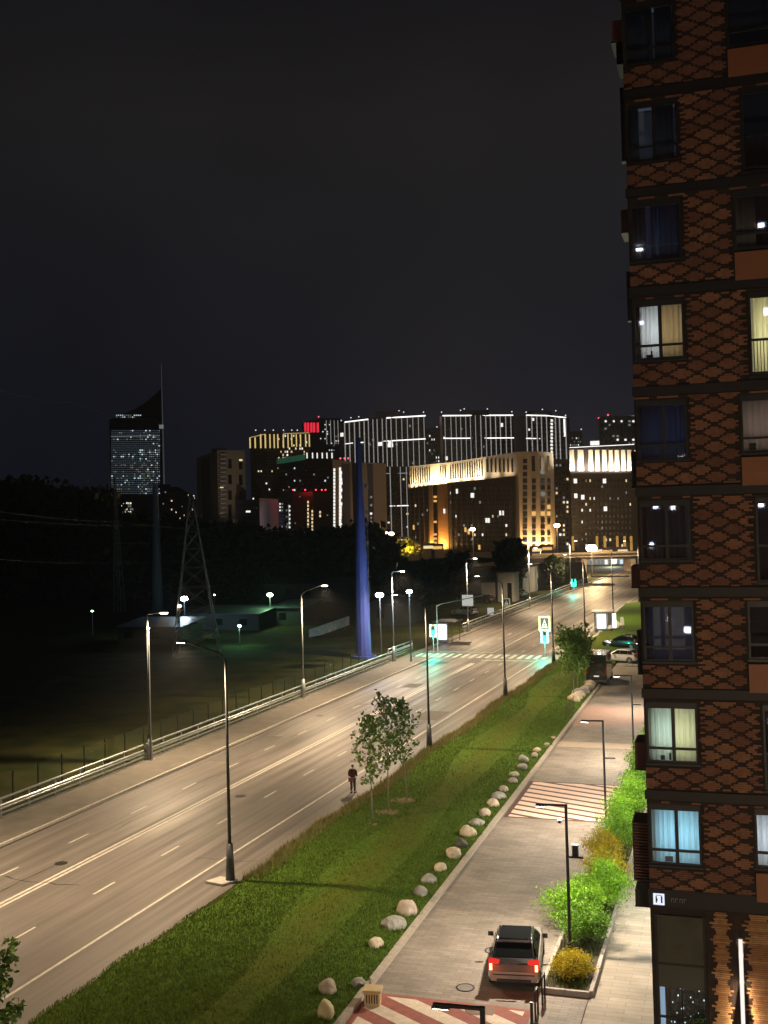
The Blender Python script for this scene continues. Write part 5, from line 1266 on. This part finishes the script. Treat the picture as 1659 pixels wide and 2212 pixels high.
T = Tower('tower_core', 'plain grey stair core between the middle and right dark towers', zfor(1110, 899, 486), [(1109.5, 899), (1135, 897)], 20, mat('core cladding', (.085, .085, .09), .7))
T = dark_tower('right one of the dark towers outlined in white light', zfor(1136, 896, 470), [(1135, 896), (1185, 898), (1230, 903)], [(1137, 897), (1180, 898), (1222, 902)], [(1137, 947), (1192, 948)],
               [1138, 1149, 1160, 1170, 1181, 1200, 1209, 1222], 1000, None, (1140, 904, 1222, 1000, 16, 10))
y = 906
while y < 1010: T.rect(1189, y, 1193, y+5, EM['white'], 'window'); y += 7.5
T.vlines([1218.5], 905, 943, EM['line'], 1.8); T.rect(1148, 903, 1153, 909, EM['white'], 'window'); T.box_on(1150, 887, 1200, 897, MW['dark facade'])
for x, y in ((1137, 890), (1172, 884), (1201, 887), (1222, 897)): T.beacon(x, y)
T = Tower('apartment_tower', 'dim tower seen in the gap between the left and middle outlined towers', zfor(919, 925, 640), [(915, 926), (955, 925)], 20, MW['dark facade'])
T.grid(921, 930, 950, 1000, 6, 9, .5, .5, .16, ('dim', 'white'), lim=12); T.beacon(944, 922)
# 12 beige curved block
M_dface = mat('dark brown cladding', (.020, .014, .011), .8, 0, .2, .1)
T = Tower('curved_block', 'long curved beige block with an uplit colonnade crown and warm lit right end', 38., [(885, 1008), (926, 1003), (970, 999), (1041, 988), (1118, 976), (1162, 975), (1195, 978)], 16, MW['beige crown'], grp=None)
def crown_bot(x): return float(np.interp(x, [885, 970, 1045, 1116, 1195], [1053, 1041, 1034, 1026, 1022]))
Tc = T
segs = [885.5, 905, 926, 948, 970, 995, 1020, 1045, 1070, 1095, 1116]
for a_, c_ in zip(segs, segs[1:]):
    if 945 < a_ < 965: continue
    m_ = (a_+c_)/2; T.rect(a_, crown_bot(m_)+2, c_, 1192, M_dface, 'dark_cladding', .5, .28)
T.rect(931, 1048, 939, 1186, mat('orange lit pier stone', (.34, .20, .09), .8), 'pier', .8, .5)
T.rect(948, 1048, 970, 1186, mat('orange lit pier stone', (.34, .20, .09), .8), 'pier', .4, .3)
# crown fins and slits
for x in [889+4.9*i for i in range(16)]+[974+5.2*i for i in range(14)]:
    if 930 < x < 948: continue
    T.rect(x-.9, pts_y([(885, 1010), (970, 1001), (1045, 990)], x)+3, x+.9, crown_bot(x)-5, M_dglass, 'slit_window', .3, .05)
for x in (1053, 1062, 1071, 1080, 1089, 1098, 1107): T.rect(x-1.6, 991, x+1.6, 1020, M_dglass, 'slit_window', .3, .05)
M_bw = mat('brown dark window', (.006, .005, .005), .3)
T.grid(975, 1050, 1112, 1180, 24, 13, .5, .55, .05, ('white', 'warm', 'dim'), lim=26, dark=M_bw, off=.55)
T.grid(888, 1058, 929, 1185, 8, 13, .5, .55, .06, ('warm', 'dim'), lim=12, dark=M_bw, off=.55)
for x in [980+11.4*i for i in range(12)]+[889, 899, 909, 919]: T.rect(x-.6, 1046, x+.6, 1190, mat('thin brown pilaster', (.055, .036, .025), .8), 'pilaster', .4, .7)
for k in range(5): T.rect(976, 1070+k*24, 1113, 1071+k*24, mat('thin brown pilaster', (.055, .036, .025), .8), 'string_course', .3, .65)
for y in range(1062, 1180, 9): T.rect(940.5, y, 946, y+4.5, EM['orange'] if y > 1150 or rnd.random() < .3 else M_bw, 'window', .3, .75)
for q in ((991, 1061), (1023, 1070), (1026, 1070), (1085, 1108), (1092, 1108), (1055, 1124), (1060, 1124), (963, 1104)): T.rect(q[0]-1.4, q[1]-5, q[0]+1.4, q[1]+5, EM['white'], 'window', .3, .8)
for q in ((1017, 1150), (1010, 1145), (910, 1183), (900, 1178), (948, 1185), (958, 1185), (1040, 1183), (898, 1140)): T.rect(q[0]-1.5, q[1]-6, q[0]+1.5, q[1]+4, EM['orange'], 'window', .3, .9)
# right lit end: window grid
for ci, (x, ww) in enumerate(((1134, 9), (1153, 8), (1172, 8), (1185, 6))):
    for k in range(14):
        y = 991+k*14.2 if k >= 3 else None
        if ci == 0 or k >= 3:
            yy = 991+k*14.2; T.rect(x-ww/2, yy, x+ww/2, yy+9.5, EM['orange'] if (rnd.random() < .08) else (EM['dim'] if rnd.random() < .06 else M_dglass), 'window', .3, .05)
for x, ww in ((1152, 7), (1171, 7), (1184, 4.5)): T.rect(x-ww/2, 985, x+ww/2, 1018, M_dglass, 'window', .3, .05)
T.rect(1167, 1016, 1175, 1024, EM['dim'], 'window')
# uplights: a row of luminaires under the crown, added floodlights without fixtures at the foot
def wash(T, x, y, power, col, out=2.2, sz=8., up=0.):
    (p, a) = T.at(x, y); nn = Vector((math.sin(a), -math.cos(a), 0)); q = p+nn*out
    d = (Vector((p.x, p.y, p.z+9))-q).normalized() if not up else (Vector((p.x, p.y, p.z+up))-q).normalized()
    return light('AREA', 'facade_wash', q, power, col, None, d.to_track_quat('-Z', 'X').to_euler(), shape='RECTANGLE', size=.5, size_y=sz)
for x in (895, 912): wash(T, x, crown_bot(x), 2600, (1, .82, .52))
for x in (935, 958): wash(T, x, crown_bot(x), 5200, (1, .80, .48))
for x in (985, 1008): wash(T, x, crown_bot(x), 3200, (1, .85, .62))
for x in (1034,): wash(T, x, crown_bot(x), 5200, (1, .86, .6))
for x in (1070, 1100): wash(T, x, crown_bot(x), 500, (1, .8, .55))
def flood(px, py, Y, tx, ty, power, col, ang=40):
    p = A(px, py, Y); q = A(tx, ty, Y+40); d = (q-p).normalized()
    return light('SPOT', 'added_flood', p, power, col, None, d.to_track_quat('-Z', 'Y').to_euler(), spot_size=math.radians(ang), spot_blend=.8, shadow_soft_size=.5)
flood(1168, 1195, 350, 1163, 1060, 150000, (1, .66, .33), 44)
flood(580, 1170, 360, 581, 1130, 26000, (1, .9, .95), 22)  # spots added to lift the pale gable and tan facades
flood(500, 1160, 455, 500, 1080, 26000, (1, .86, .66), 34)
flood(806, 1165, 390, 810, 1090, 12000, (1, .85, .66), 50)
wash(Tc, 959, 1186, 5200, (1, .50, .13), 2.4, 4, 30); wash(Tc, 935, 1186, 3000, (1, .50, .13), 2.4, 2, 30); wash(Tc, 1150, 1188, 6000, (1, .60, .25), 2.6, 10, 30); wash(Tc, 1180, 1188, 6000, (1, .60, .25), 2.6, 8, 30)
# 13 right uplit block
T = Tower('apartment_block', 'dark block with white uplit piers along its top floors beside the brick building', 40., [(1230, 966), (1300, 963), (1400, 958)], 20, M_dface)
for x, ww in ((1236, 9), (1255, 12), (1277, 9), (1291, 9), (1307, 9), (1321, 8), (1334, 9), (1348, 9), (1361, 9), (1376, 9)): T.rect(x-ww/2, 972, x+ww/2, 1017, MW['beige crown'], 'pier', 1., .6)
T.hline([(1230, 967), (1370, 960)], EM['line'], 1.2)
for x in (1240, 1262, 1284, 1306, 1328, 1350): wash(T, x, 1018, 2300, (1, .93, .78), 2.6, 5)
T.grid(1236, 1032, 1366, 1185, 15, 12, .42, .45, .16, ('white', 'white', 'dim', 'warm'), lim=60)
for q in ((1259, 1074), (1244, 1071), (1243, 1039), (1306, 1039), (1308, 1099)): T.rect(q[0]-3.5, q[1]-5, q[0]+3.5, q[1]+5, EM['white'], 'window')
for x in (1238, 1290, 1307, 1334, 1350, 1364): T.rect(x-2.5, 1158, x+2.5, 1189, emat('orange lit pier', (1, .52, .10), .45), 'glowing_pier', .5, .3)  # orange light on the piers put in as emission
T.rect(1276, 953, 1295, 962, EM['white'], 'roof_light_box', 1, 1)
T = Tower('apartment_tower', 'small dim tower with two rows of lit windows left of the grey gridded tower', zfor(1231, 932, 620), [(1228, 932), (1258, 931)], 18, MW['grey facade'])
T.grid(1230, 943, 1256, 965, 6, 3, .5, .45, .5, ('white', 'dim'), lim=12); T.beacon(1256, 927)
T = Tower('apartment_tower', 'grey gridded tower with red roof beacons, touching the brick building on the skyline', zfor(1293, 901, 560), [(1293, 901), (1325, 898), (1400, 898)], 22, MW['grey facade'])
T.grid(1296, 906, 1372, 962, 9, 7, .55, .5, .22, ('white', 'white', 'dim'), lim=16); T.beacon(1294, 903, EM['redp'], 2); T.beacon(1314, 896, EM['redp'], 2); T.hline([(1293, 902), (1370, 898)], EM['thin'], 1.2)
# 16, 17
T = Tower('apartment_block', 'brown grey block squeezed between the curved beige block and the uplit block', zfor(1195, 991, 430), [(1193, 991), (1231, 992)], 18, MW['brown facade'])
T.grid(1198, 1000, 1229, 1180, 4, 18, .5, .5, .2, ('white', 'dim', 'warm'), lim=20)
T = Tower('apartment_block', 'plain grey beige block just right of the blue mast', zfor(786, 1000, 430), [(781, 999), (833, 1001)], 18, MW['tan stone facade'])
T.rect(795, 1002, 806, 1160, MW['dark facade'], 'shade_panel', .3, .1)  # dark panel in place of shade down the window column
T.grid(797, 1024, 804, 1150, 1, 14, .7, .5, .25, ('white', 'dim'), dark=None, lim=6)
# street-level glow in front of the beige block
def glow_lamp(px, py, Y, m, power, col, lb, h=9., r_=.55, kind='street lamp', grp='lamps at the foot of the skyline'):
    p = A(px, py, Y); r = empty('street_lamp', (p.x, p.y, 0), 0, lb, kind, grp)
    MB().cyl((0, 0, 0), (0, 0, p.z), .1, .07, 6).build('pole', M_dsteel, r)
    b = MB(); b.cyl((0, 0, p.z-r_*.5), (0, 0, p.z), r_*.7, r_, 10); b.cyl((0, 0, p.z), (0, 0, p.z+r_*.5), r_, r_*.6, 10); b.build('lantern', m, r, smooth=True)
    if power: light('POINT', 'lantern_light', (0, -r_*1.6, p.z), power, col, r, shadow_soft_size=r_)
    return r
OR = (1, .58, .24)
glow_lamp(845, 1153, 330, M_lenso, 8000, OR, 'orange lamp at the foot of the left outlined tower', r_=.9)
glow_lamp(835, 1151, 345, M_lenso, 0, OR, 'small orange lamp close left of a larger orange lamp', r_=.45)
glow_lamp(1021, 1143, 335, M_lenso, 8000, OR, 'orange lamp in front of the curved beige block', r_=.85)
glow_lamp(1203, 1135, 330, M_lenso, 9000, OR, 'orange lamp right of the lit end of the curved beige block', r_=.95)
glow_lamp(1278, 1184, 285, emat('sodium lamp', (1, .70, .34), 60), 15000, (1, .66, .32), 'brightest orange lamp just above the overpass', r_=1.5)  # lantern oversized to stand for the glow round the lamp
# orange glowing entrance shops row at foot of the skyline
for i, (x, y) in enumerate(((868, 1168), (890, 1178), (925, 1182), (945, 1183), (1160, 1188), (1182, 1185), (1290, 1190), (1312, 1191), (1345, 1190))):
    p = A(x, y, 350); r = empty('kiosk', (p.x, p.y, 0), 0, 'small lit shop front %s, foot of the skyline' % ('under the left outlined tower', 'left end under the beige block', 'below the orange pier, left', 'below the orange pier, right', 'below the lit end of the beige block', 'right corner below the beige block', 'left above the overpass', 'in the middle above the overpass', 'right above the overpass')[i], 'shop')
    MB().box((0, 1.5, p.z/2+.6), (4, 3, p.z+1.2)).build('wall', M_dface, r); MB().box((0, -.1, p.z), (3.0, .1, .9)).build('shop_window', EM['orange' if i % 2 else 'warm'], r)
shrub('shrub', (A(876, 1200, 300).x, 300, A(876, 1206, 300).z), 5, 3, 5., 2500, .7, M_lf2, 'yellow green lit bush under the left outlined tower', 99, grp='bushes below the skyline')
light('POINT', 'bush_lamp', A(880, 1186, 296), 1600, (1, .9, .45), None, shadow_soft_size=.3)

# ------------------------------------------------------------------ far dark ground: embankments, woods
def wood(name, label, pts, Y0_, depth, n, leaf, m, base=-1, seed=5):
    rg = np.random.default_rng(seed); xs = [q[0] for q in pts]; ys = [q[1] for q in pts]; P = []
    for i in range(n):
        x = rg.uniform(xs[0], xs[-1]); Y = Y0_+depth*rg.random(); yt = np.interp(x, xs, ys)+abs(rg.normal())*3.5
        top = CH+ray(x, yt)[1]*Y; z = top-(top-base)*rg.random()**1.7; P.append((ray(x, yt)[0]*Y, Y, max(z, base)))
    P = np.array(P); P += rg.normal(size=P.shape)*leaf*.7
    V_, F_ = leaves(P, leaf, .2, .8, rg); o = link(name, npmesh(name, V_, F_), m, kind='stuff'); return tag(o, label, 'trees')
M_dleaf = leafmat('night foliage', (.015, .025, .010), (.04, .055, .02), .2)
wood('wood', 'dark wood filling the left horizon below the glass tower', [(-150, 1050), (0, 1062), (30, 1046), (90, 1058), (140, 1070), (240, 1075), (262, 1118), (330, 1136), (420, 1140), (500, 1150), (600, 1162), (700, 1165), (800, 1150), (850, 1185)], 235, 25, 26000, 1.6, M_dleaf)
b = MB(); prof = [(-250, 1080), (0, 1085), (240, 1090), (265, 1125), (420, 1148), (560, 1160), (700, 1168), (800, 1165), (840, 1190), (885, 1212), (960, 1205), (1100, 1205), (1180, 1212), (1262, 1215)]
vs = [];
for x, y in prof: q = A(x, y, 262); vs.append((q.x, 262, q.z)); vs.append((q.x*1.2, 315, -2)); vs.append((q.x, 256, -2))
k = len(prof); fs = []
for i in range(k-1): a_ = 3*i; fs += [(a_, a_+2, a_+5, a_+3), (a_+1, a_, a_+3, a_+4)]
b.add(vs, fs).build('embankment', M_ground, kind='structure')
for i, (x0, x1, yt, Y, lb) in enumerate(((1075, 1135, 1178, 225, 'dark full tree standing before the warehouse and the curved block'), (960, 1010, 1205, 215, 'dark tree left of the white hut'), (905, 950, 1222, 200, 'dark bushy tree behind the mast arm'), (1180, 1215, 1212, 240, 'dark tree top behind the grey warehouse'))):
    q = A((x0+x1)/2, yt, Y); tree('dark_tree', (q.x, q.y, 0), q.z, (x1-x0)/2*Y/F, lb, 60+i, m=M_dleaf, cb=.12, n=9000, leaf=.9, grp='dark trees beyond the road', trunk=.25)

# ------------------------------------------------------------------ blue masts, pylons, wires
def mast(px, py, ptop, w0, w1, m, label):
    g = G(px, py); h = (CH+ray(px, ptop)[1]*g.y); r = empty('power_mast', g, 0, label, 'power mast', 'tapered power masts')
    b = MB(); b.cyl((0, 0, .3), (0, 0, h), w0/2, w1/2, 12); b.build('shaft', m, r); MB().cyl((0, 0, 0), (0, 0, .3), w0*.8, w0*.8, 12).build('flange', m, r)
    MB().box((w0*.42, -.1, h*.35), (.06, .06, h*.6)).build('ladder', M_dsteel, r)
    for f_ in (.22, .45, .68, .88):
        rr_ = w0/2+(w1-w0)/2*f_; MB().cyl((0, 0, h*f_-.07), (0, 0, h*f_+.07), rr_+.05, rr_+.05, 12).build('joint_ring', m, r)
    for k_ in range(8): MB().cyl((w0*.68*math.cos(k_*.785), w0*.68*math.sin(k_*.785), .3), (w0*.68*math.cos(k_*.785), w0*.68*math.sin(k_*.785), .42), .06, n=6).build('bolt', M_dsteel, r)
    return r, h
M_blue = mat('blue painted mast', (.035, .055, .26), .5, 0, .1, .5)
M_gblue = mat('grey blue mast', (.11, .14, .22), .5)
mr_, mh = mast(786, 1421, 945, 1.95, .55, M_blue, 'tall tapered deep blue power mast in the centre')
for z_ in (.52, .66, .78): MB().box((.75, -.2, mh*z_), (.35, .35, .5)).build('bracket', M_dsteel, mr_)
g = G(786, 1421); fl = light('SPOT', 'mast_floodlight', (g.x+9, g.y-16, 2.5), 230, (.30, .45, 1.), None, (Vector((g.x, g.y, 13))-Vector((g.x+9, g.y-16, 2.5))).to_track_quat('-Z', 'Y').to_euler(), spot_size=math.radians(70), spot_blend=.5, shadow_soft_size=.3)
mast(341, 1322, 1046, 2.1, .8, M_gblue, 'grey blue power mast behind the left street lamp')
def lattice(legs_bot, top, Yspec, label, n=8, m=M_steel, r_=.06):
    """legs_bot: 4 ground points, top: point"""
    c = sum(legs_bot, Vector())/4; r = empty('lattice_pylon', c, 0, label, 'pylon', 'lattice pylons')
    tops = [top+(q-c)*.06 for q in legs_bot]
    for q, t_ in zip(legs_bot, tops): MB().cyl(q-c, Vector(t_)-c, r_*1.4, r_, 5).build('leg', m, r)
    b = MB()
    for i in range(n):
        f = 1-(1-i/n)**1.35; f2 = 1-(1-(i+1)/n)**1.35
        for k in range(4):
            a0 = legs_bot[k].lerp(tops[k], f)-c; a1 = legs_bot[(k+1) % 4].lerp(tops[(k+1) % 4], f2)-c; b0 = legs_bot[(k+1) % 4].lerp(tops[(k+1) % 4], f)-c; b1 = legs_bot[k].lerp(tops[k], f2)-c
            b.cyl(a0, a1, r_*.5, n=4); b.cyl(b0, b1, r_*.5, n=4); b.cyl(a0, b0, r_*.5, n=4)
    b.build('bracing', m, r, kind='stuff'); return r, c
M_pyl = mat('pylon steel', (.13, .13, .14), .5, .4)
l0, l1 = G(372, 1420), G(474, 1416); w_ = (l1-l0); bk = Vector((-w_.y, w_.x, 0))*.95
lt = [l0, l1, l1+bk*1.0, l0+bk*1.0]; cc_ = sum(lt, Vector())/4
tp_ = A(412, 1072, cc_.y); lattice(lt, tp_, None, 'large lattice pylon standing over the sheds left of centre', 9, M_pyl, .07)
# cross arms of that pylon
l0, l1 = G(246, 1322), G(262, 1322); w_ = l1-l0; bk = Vector((-w_.y, w_.x, 0))
lt = [l0, l1, l1+bk, l0+bk]; c2 = sum(lt, Vector())/4; lattice(lt, A(247, 1030, c2.y), None, 'slim lattice pylon at far left of the lit yard', 12, M_pyl, .05)
def wire(pts, label, r_=.035):
    P = []
    for (x, y, Y) in pts: P.append(A(x, y, Y))
    Q = []
    for i in range(len(P)-1):
        for k in range(8):
            t = k/8; q = P[i].lerp(P[i+1], t); q.z -= 4*t*(1-t)*(P[i+1]-P[i]).length*.008; Q.append(q)
    Q.append(P[-1]); o = MB().tube([q-Q[0] for q in Q], r_, 4).build('power_line', M_pyl, None, Q[0]); tag(o, label, 'power line', 'overhead power lines')
wire([(-60, 1096, 150), (247, 1127, 200), (490, 1143, 240)], 'highest overhead line sagging in from the left edge')
wire([(-60, 1117, 150), (327, 1135, 200), (490, 1144, 240)], 'second overhead line from the left edge to the grey blue mast')
wire([(-60, 1203, 150), (250, 1215, 200), (416, 1212, 210), (700, 1180, 250)], 'lowest overhead line crossing the dark wood')
wire([(-60, 824, 120), (150, 868, 200), (330, 905, 330)], 'faint high line in the left sky', .03)
wire([(247, 1173, 190), (300, 1173, 192), (420, 1175, 200)], 'short line between the slim pylon and the large pylon', .03)

# ------------------------------------------------------------------ yard left of the road: sheds, lamps, corrugated wall
M_corr = mat('pale corrugated sheet', (.50, .56, .62), .6, 0, .3, 1.2)
M_shed = mat('shed wall', (.035, .042, .045), .8, 0, .2, .8); M_roofm = mat('metal roof sheet', (.045, .065, .075), .5, .3, .15, .8)
def shed(pxa, pxb, py, h, dep, label, name='shed', roofm=None, slope=.6):
    a_ = G(pxa, py); b_ = G(pxb, py if not isinstance(py, tuple) else py[1]); d = b_-a_; L = d.length; an = math.atan2(d.y, d.x)
    r = empty(name, a_, an, label, 'shed', 'sheds in the dark yard')
    MB().bb(0, L, 0, dep, 0, h).build('wall', M_shed, r)
    b = MB(); b.add([(-.3, -.4, h), (L+.3, -.4, h), (L+.3, dep+.4, h+slope), (-.3, dep+.4, h+slope), (-.3, -.4, h+.15), (L+.3, -.4, h+.15), (L+.3, dep+.4, h+slope+.15), (-.3, dep+.4, h+slope+.15)], [(3, 2, 1, 0), (4, 5, 6, 7), (0, 1, 5, 4), (1, 2, 6, 5), (2, 3, 7, 6), (3, 0, 4, 7)]).build('roof', roofm or M_roofm, r)
    for k in range(int(L/4)): MB().bb(1+k*4, 2.2+k*4, -.04, -.002, h*.35, h*.75).build('window', M_dglass, r)
    return r
shed(400, 560, 1362, 2.4, 9, 'long low shed under the greenish lamps')
shed(590, 655, 1352, 2.8, 8, 'small shed behind the second street lamp')
shed(255, 392, 1392, 2.3, 8, 'low shed with a pale roof behind the nearest street lamp')
shed(800, 885, 1352, 3.2, 9, 'dark shed under the blue white yard lamps')
shed(570, 760, 1300, 3.5, 12, 'long dark hall at the back of the yard', roofm=M_roofm)
# white corrugated strip: many ribs
pa = A(668, 1362, 158); pb = A(755, 1332, 168); d = pb-pa; an = math.atan2(d.y, d.x); L = math.hypot(d.x, d.y)
r = empty('corrugated_wall', (pa.x, pa.y, pa.z-1.6), an, 'pale blue lit corrugated wall sloping up to the blue mast', 'wall')
sl_ = (pb.z-pa.z)/L; nseg = 7
for k in range(nseg):
    x0, x1 = L*k/nseg, L*(k+1)/nseg-.06; b = MB(); m_ = int((x1-x0)/.16)
    for i in range(m_):
        xx = x0+(x1-x0)*i/m_; zz = sl_*xx; b.box((xx+.05, -.02 if i % 2 else .03, zz+1.05), (.155, .06, 1.35))
    b.build('sheet', M_corr, r)
for k in range(4): MB().box((L*(k+.5)/4, .2, sl_*L*(k+.5)/4-.8), (.12, .12, 2.6)).build('post', M_dsteel, r)
yl = 'lamps in the dark yard'
glow_lamp(398, 1293, 165, M_lensw, 900, COOL, 'brightest blue white lamp in the yard beside the large pylon', r_=.55, grp=yl)
glow_lamp(387, 1309, 140, M_lens, 70, WARM, 'warm white lamp just below the blue white yard lamp', r_=.28, grp=yl)
glow_lamp(583, 1285, 175, M_lensg, 1100, (.5, 1, .45), 'greenish white lamp left of the second street lamp', r_=.5, grp=yl)
glow_lamp(517, 1352, 150, M_lensg, 400, (.25, 1, .45), 'small green lamp on the long low shed', r_=.25, grp=yl)
glow_lamp(820, 1285, 128, M_lensw, 700, COOL, 'blue white lamp left of the pair above the dark sheds', r_=.48, grp=yl)
glow_lamp(884, 1278, 128, M_lensw, 700, COOL, 'blue white lamp right of the pair, by the dark pole', r_=.36, grp=yl)
glow_lamp(199, 1320, 170, M_lensg, 0, WARM, 'tiny faint lamp at far left in the dark', r_=.16, grp=yl)
glow_lamp(320, 1357, 79, M_lens, 0, WARM, 'tiny lamp close to the top of the nearest far street lamp', r_=.11, grp=yl)
glow_lamp(463, 1285, 190, M_lensg, 0, WARM, 'faint distant lamp above the long low shed', r_=.16, grp=yl)
light('POINT', 'yard_light', A(706, 1330, 148), 240, (.5, .72, 1.), None, shadow_soft_size=.4)

# ------------------------------------------------------------------ beyond the crossing: hut, warehouse, overpass, vehicles
M_hut = mat('pale grey render', (.34, .33, .31), .8, 0, .15, .4)
g = G(1090, 1300); r = empty('white_hut', G(1076, 1300), -TH_R, 'tall pale box hut with a dark doorway beyond the guard rail', 'hut')
MB().bb(0, 3.2, 0, 4, 0, 5.2).build('wall', M_hut, r); MB().bb(-.15, 3.35, -.15, 4.15, 5.2, 5.5).build('roof', M_hut, r); MB().bb(1.9, 2.7, -.05, -.002, 0, 3.6).build('door', M_dglass, r)
MB().bb(-3.4, -.2, .8, 3.5, 0, 3.6).build('annex', M_hut, r)
wa, wb = G(1130, 1284), G(1222, 1259); wd = wb-wa; WL = wd.length
r = empty('warehouse', wa, math.atan2(wd.y, wd.x), 'long grey warehouse wall behind the distant guard rail', 'warehouse')
M_wh = mat('grey cladding', (.20, .195, .19), .8, 0, .15, .3)
for k in range(12): MB().bb(k*WL/12, (k+1)*WL/12-.05, 0, .2, 0, 5.2+.03*k).build('cladding_panel', M_wh, r)
MB().bb(0, WL, .2, 12, 0, 5.0).build('wall', M_darkconc, r); MB().bb(-.2, WL+.2, -.15, 12.2, 5.6, 5.85).build('roof', M_darkconc, r)
# overpass
Yb = 300
def ovb(x0, y0, x1, y1, Y, dep, m, name, parent, o_):
    p0 = A(x0, y1, Y); p1 = A(x1, y0, Y); c = (p0+p1)/2; return cube(name, m, parent, Vector((c.x, Y+dep/2, c.z))-o_, (abs(p1.x-p0.x), dep, abs(p1.z-p0.z)), 0)
o_ = Vector((A(1262, 1195, Yb).x, Yb, 0)); r = empty('overpass', o_, 0, 'concrete overpass lit orange across the far end of the road', 'bridge')
M_ob = mat('overpass concrete', (.34, .29, .24), .8, 0, .12, .3)
ovb(1150, 1196, 1480, 1207, Yb, 12, M_ob, 'deck', r, o_); ovb(1150, 1191.5, 1480, 1196, Yb, .3, M_ob, 'parapet', r, o_)
for x in (1262, 1368, 1200): ovb(x-5, 1207, x+5, 1240, Yb+1, 9, M_ob, 'pier', r, o_)
light('POINT', 'deck_light', A(1290, 1188, Yb-10), 5000, (1, .66, .32), None, shadow_soft_size=.6)
# lit hall under the bridge, far barriers, vehicles
o_ = Vector((A(1270, 1220, 345).x, 345, 0)); r = empty('lit_hall', o_, 0, 'brightly lit glazed hall front seen under the overpass', 'building')
ovb(1262, 1206, 1372, 1232, 345, 8, M_hut, 'wall', r, o_)
for i in range(13):
    x = 1266+i*8.2; ovb(x, 1209, x+5.5, 1221+rnd.uniform(-3, 5), 344.8, .1, EM[rnd.choice(['cool', 'dim', 'white', 'dim'])], 'window', r, o_)
ovb(1322, 1208, 1332, 1217, 344.5, .2, emat('bright hall window', (.95, .97, 1), 2.2), 'window', r, o_)
def car_far(px, py, rz, m, lb): return car(G(px, py), rz, m, lb, grp='cars on the far parking area', suv=False)
car_far(1028, 1330, .9, M_whitecar, 'white car parked behind the middle guard rail, left of the hut')
car_far(1066, 1303, .9, M_blackcar, 'dark car parked in front of the hut annex')
car_far(1112, 1293, .9, M_whitecar, 'white car parked just right of the hut')
car_far(1135, 1290, .9, M_whitecar, 'white car at the near corner of the warehouse')
r = empty('truck', G(1193, 1272), -TH_R+.2, 'white truck parked at the warehouse behind the guard rail', 'truck')
MB().bb(-1.1, 1.1, 0, 5, 1.0, 3.4).build('cargo_box', mat('dark tarpaulin', (.03, .03, .035), .8), r); MB().bb(-1.05, 1.05, -2.0, -.1, .6, 2.6).build('cab', M_whitecar, r); MB().bb(-.9, .9, -2.03, -2.0, 1.6, 2.4).build('windscreen', M_carglass, r)
for s in (-1, 1):
    for y in (-1.2, 3.6): MB().cyl((s*.85, y, .45), (s*1.1, y, .45), .45, n=14).build('tyre', M_tyre, r)
# low concrete barriers and pale canopy before the overpass
for i, (x0, x1, y0, y1, lb) in enumerate(((1246, 1328, 1260, 1265, 'low dark barrier across the far road, left piece'), (1278, 1360, 1243, 1247, 'low dark barrier further back across the far road'))):
    Y = G((x0+x1)/2, y1).y; o_ = Vector((A(x0, y1, Y).x, Y, 0)); r = empty('concrete_barrier', o_, 0, lb, 'barrier'); n_ = 7
    for k in range(n_): a_ = x0+(x1-x0)*k/n_; ovb(a_, y0, a_+(x1-x0)/n_-.5, y1, Y, .5, M_darkconc, 'segment', r, o_)
pa, pb = A(1203, 1238, 255), A(1262, 1225, 285); d = pb-pa
r = empty('canopy', (pa.x, pa.y, 0), math.atan2(d.y, d.x), 'long white canopy on posts left of the overpass', 'canopy'); L = math.hypot(d.x, d.y)
MB().bb(0, L, 0, 3, pa.z-.1, pa.z+.15).build('roof', mat('white sheet', (.6, .6, .6), .6), r)
for k in range(6): MB().bb(k*L/5-.08, k*L/5+.08, .1, .25, 0, pa.z-.1).build('post', M_hut, r)
light('POINT', 'canopy_light', A(1230, 1242, 262), 2600, (.9, .95, 1), None, shadow_soft_size=.4)
light('POINT', 'hall_light', A(1320, 1212, 330), 5200, (.92, .96, 1), None, shadow_soft_size=1.)
# utility posts and white bollard on the right-hand lawn
for (x, y, h, lb) in ((1345, 1368, 2.2, 'white figure shaped post on the lawn behind the parked black car'), (1318, 1366, 1.0, 'white low bollard next to the right bus shelter'), (1281, 1462, 2.4, 'white pole mounted box in front of the black van')):
    g = G(x, y); r = empty('white_post', g, 0, lb, 'post'); MB().cyl((0, 0, 0), (0, 0, h*.55), .05, .05, 6).build('post', M_steel, r); MB().box((0, 0, h*.75), (.5, .3, h*.5), 0, .7).build('box', mat('white plastic', (.75, .75, .75), .4), r)

# ------------------------------------------------------------------ thin night mist
if HAZE:
    hm = bpy.data.materials.new('thin mist'); hm.use_nodes = True; n = hm.node_tree.nodes; l = hm.node_tree.links; n.clear()
    o = n.new('ShaderNodeOutputMaterial'); v = n.new('ShaderNodeVolumePrincipled'); v.inputs['Color'].default_value = (.9, .92, 1, 1); v.inputs['Density'].default_value = HAZE; v.inputs['Anisotropy'].default_value = .4
    l.new(v.outputs[0], o.inputs[1])
    MB().bb(-700, 700, -40, 1000, -1.5, 160).build('haze', hm, kind='stuff')
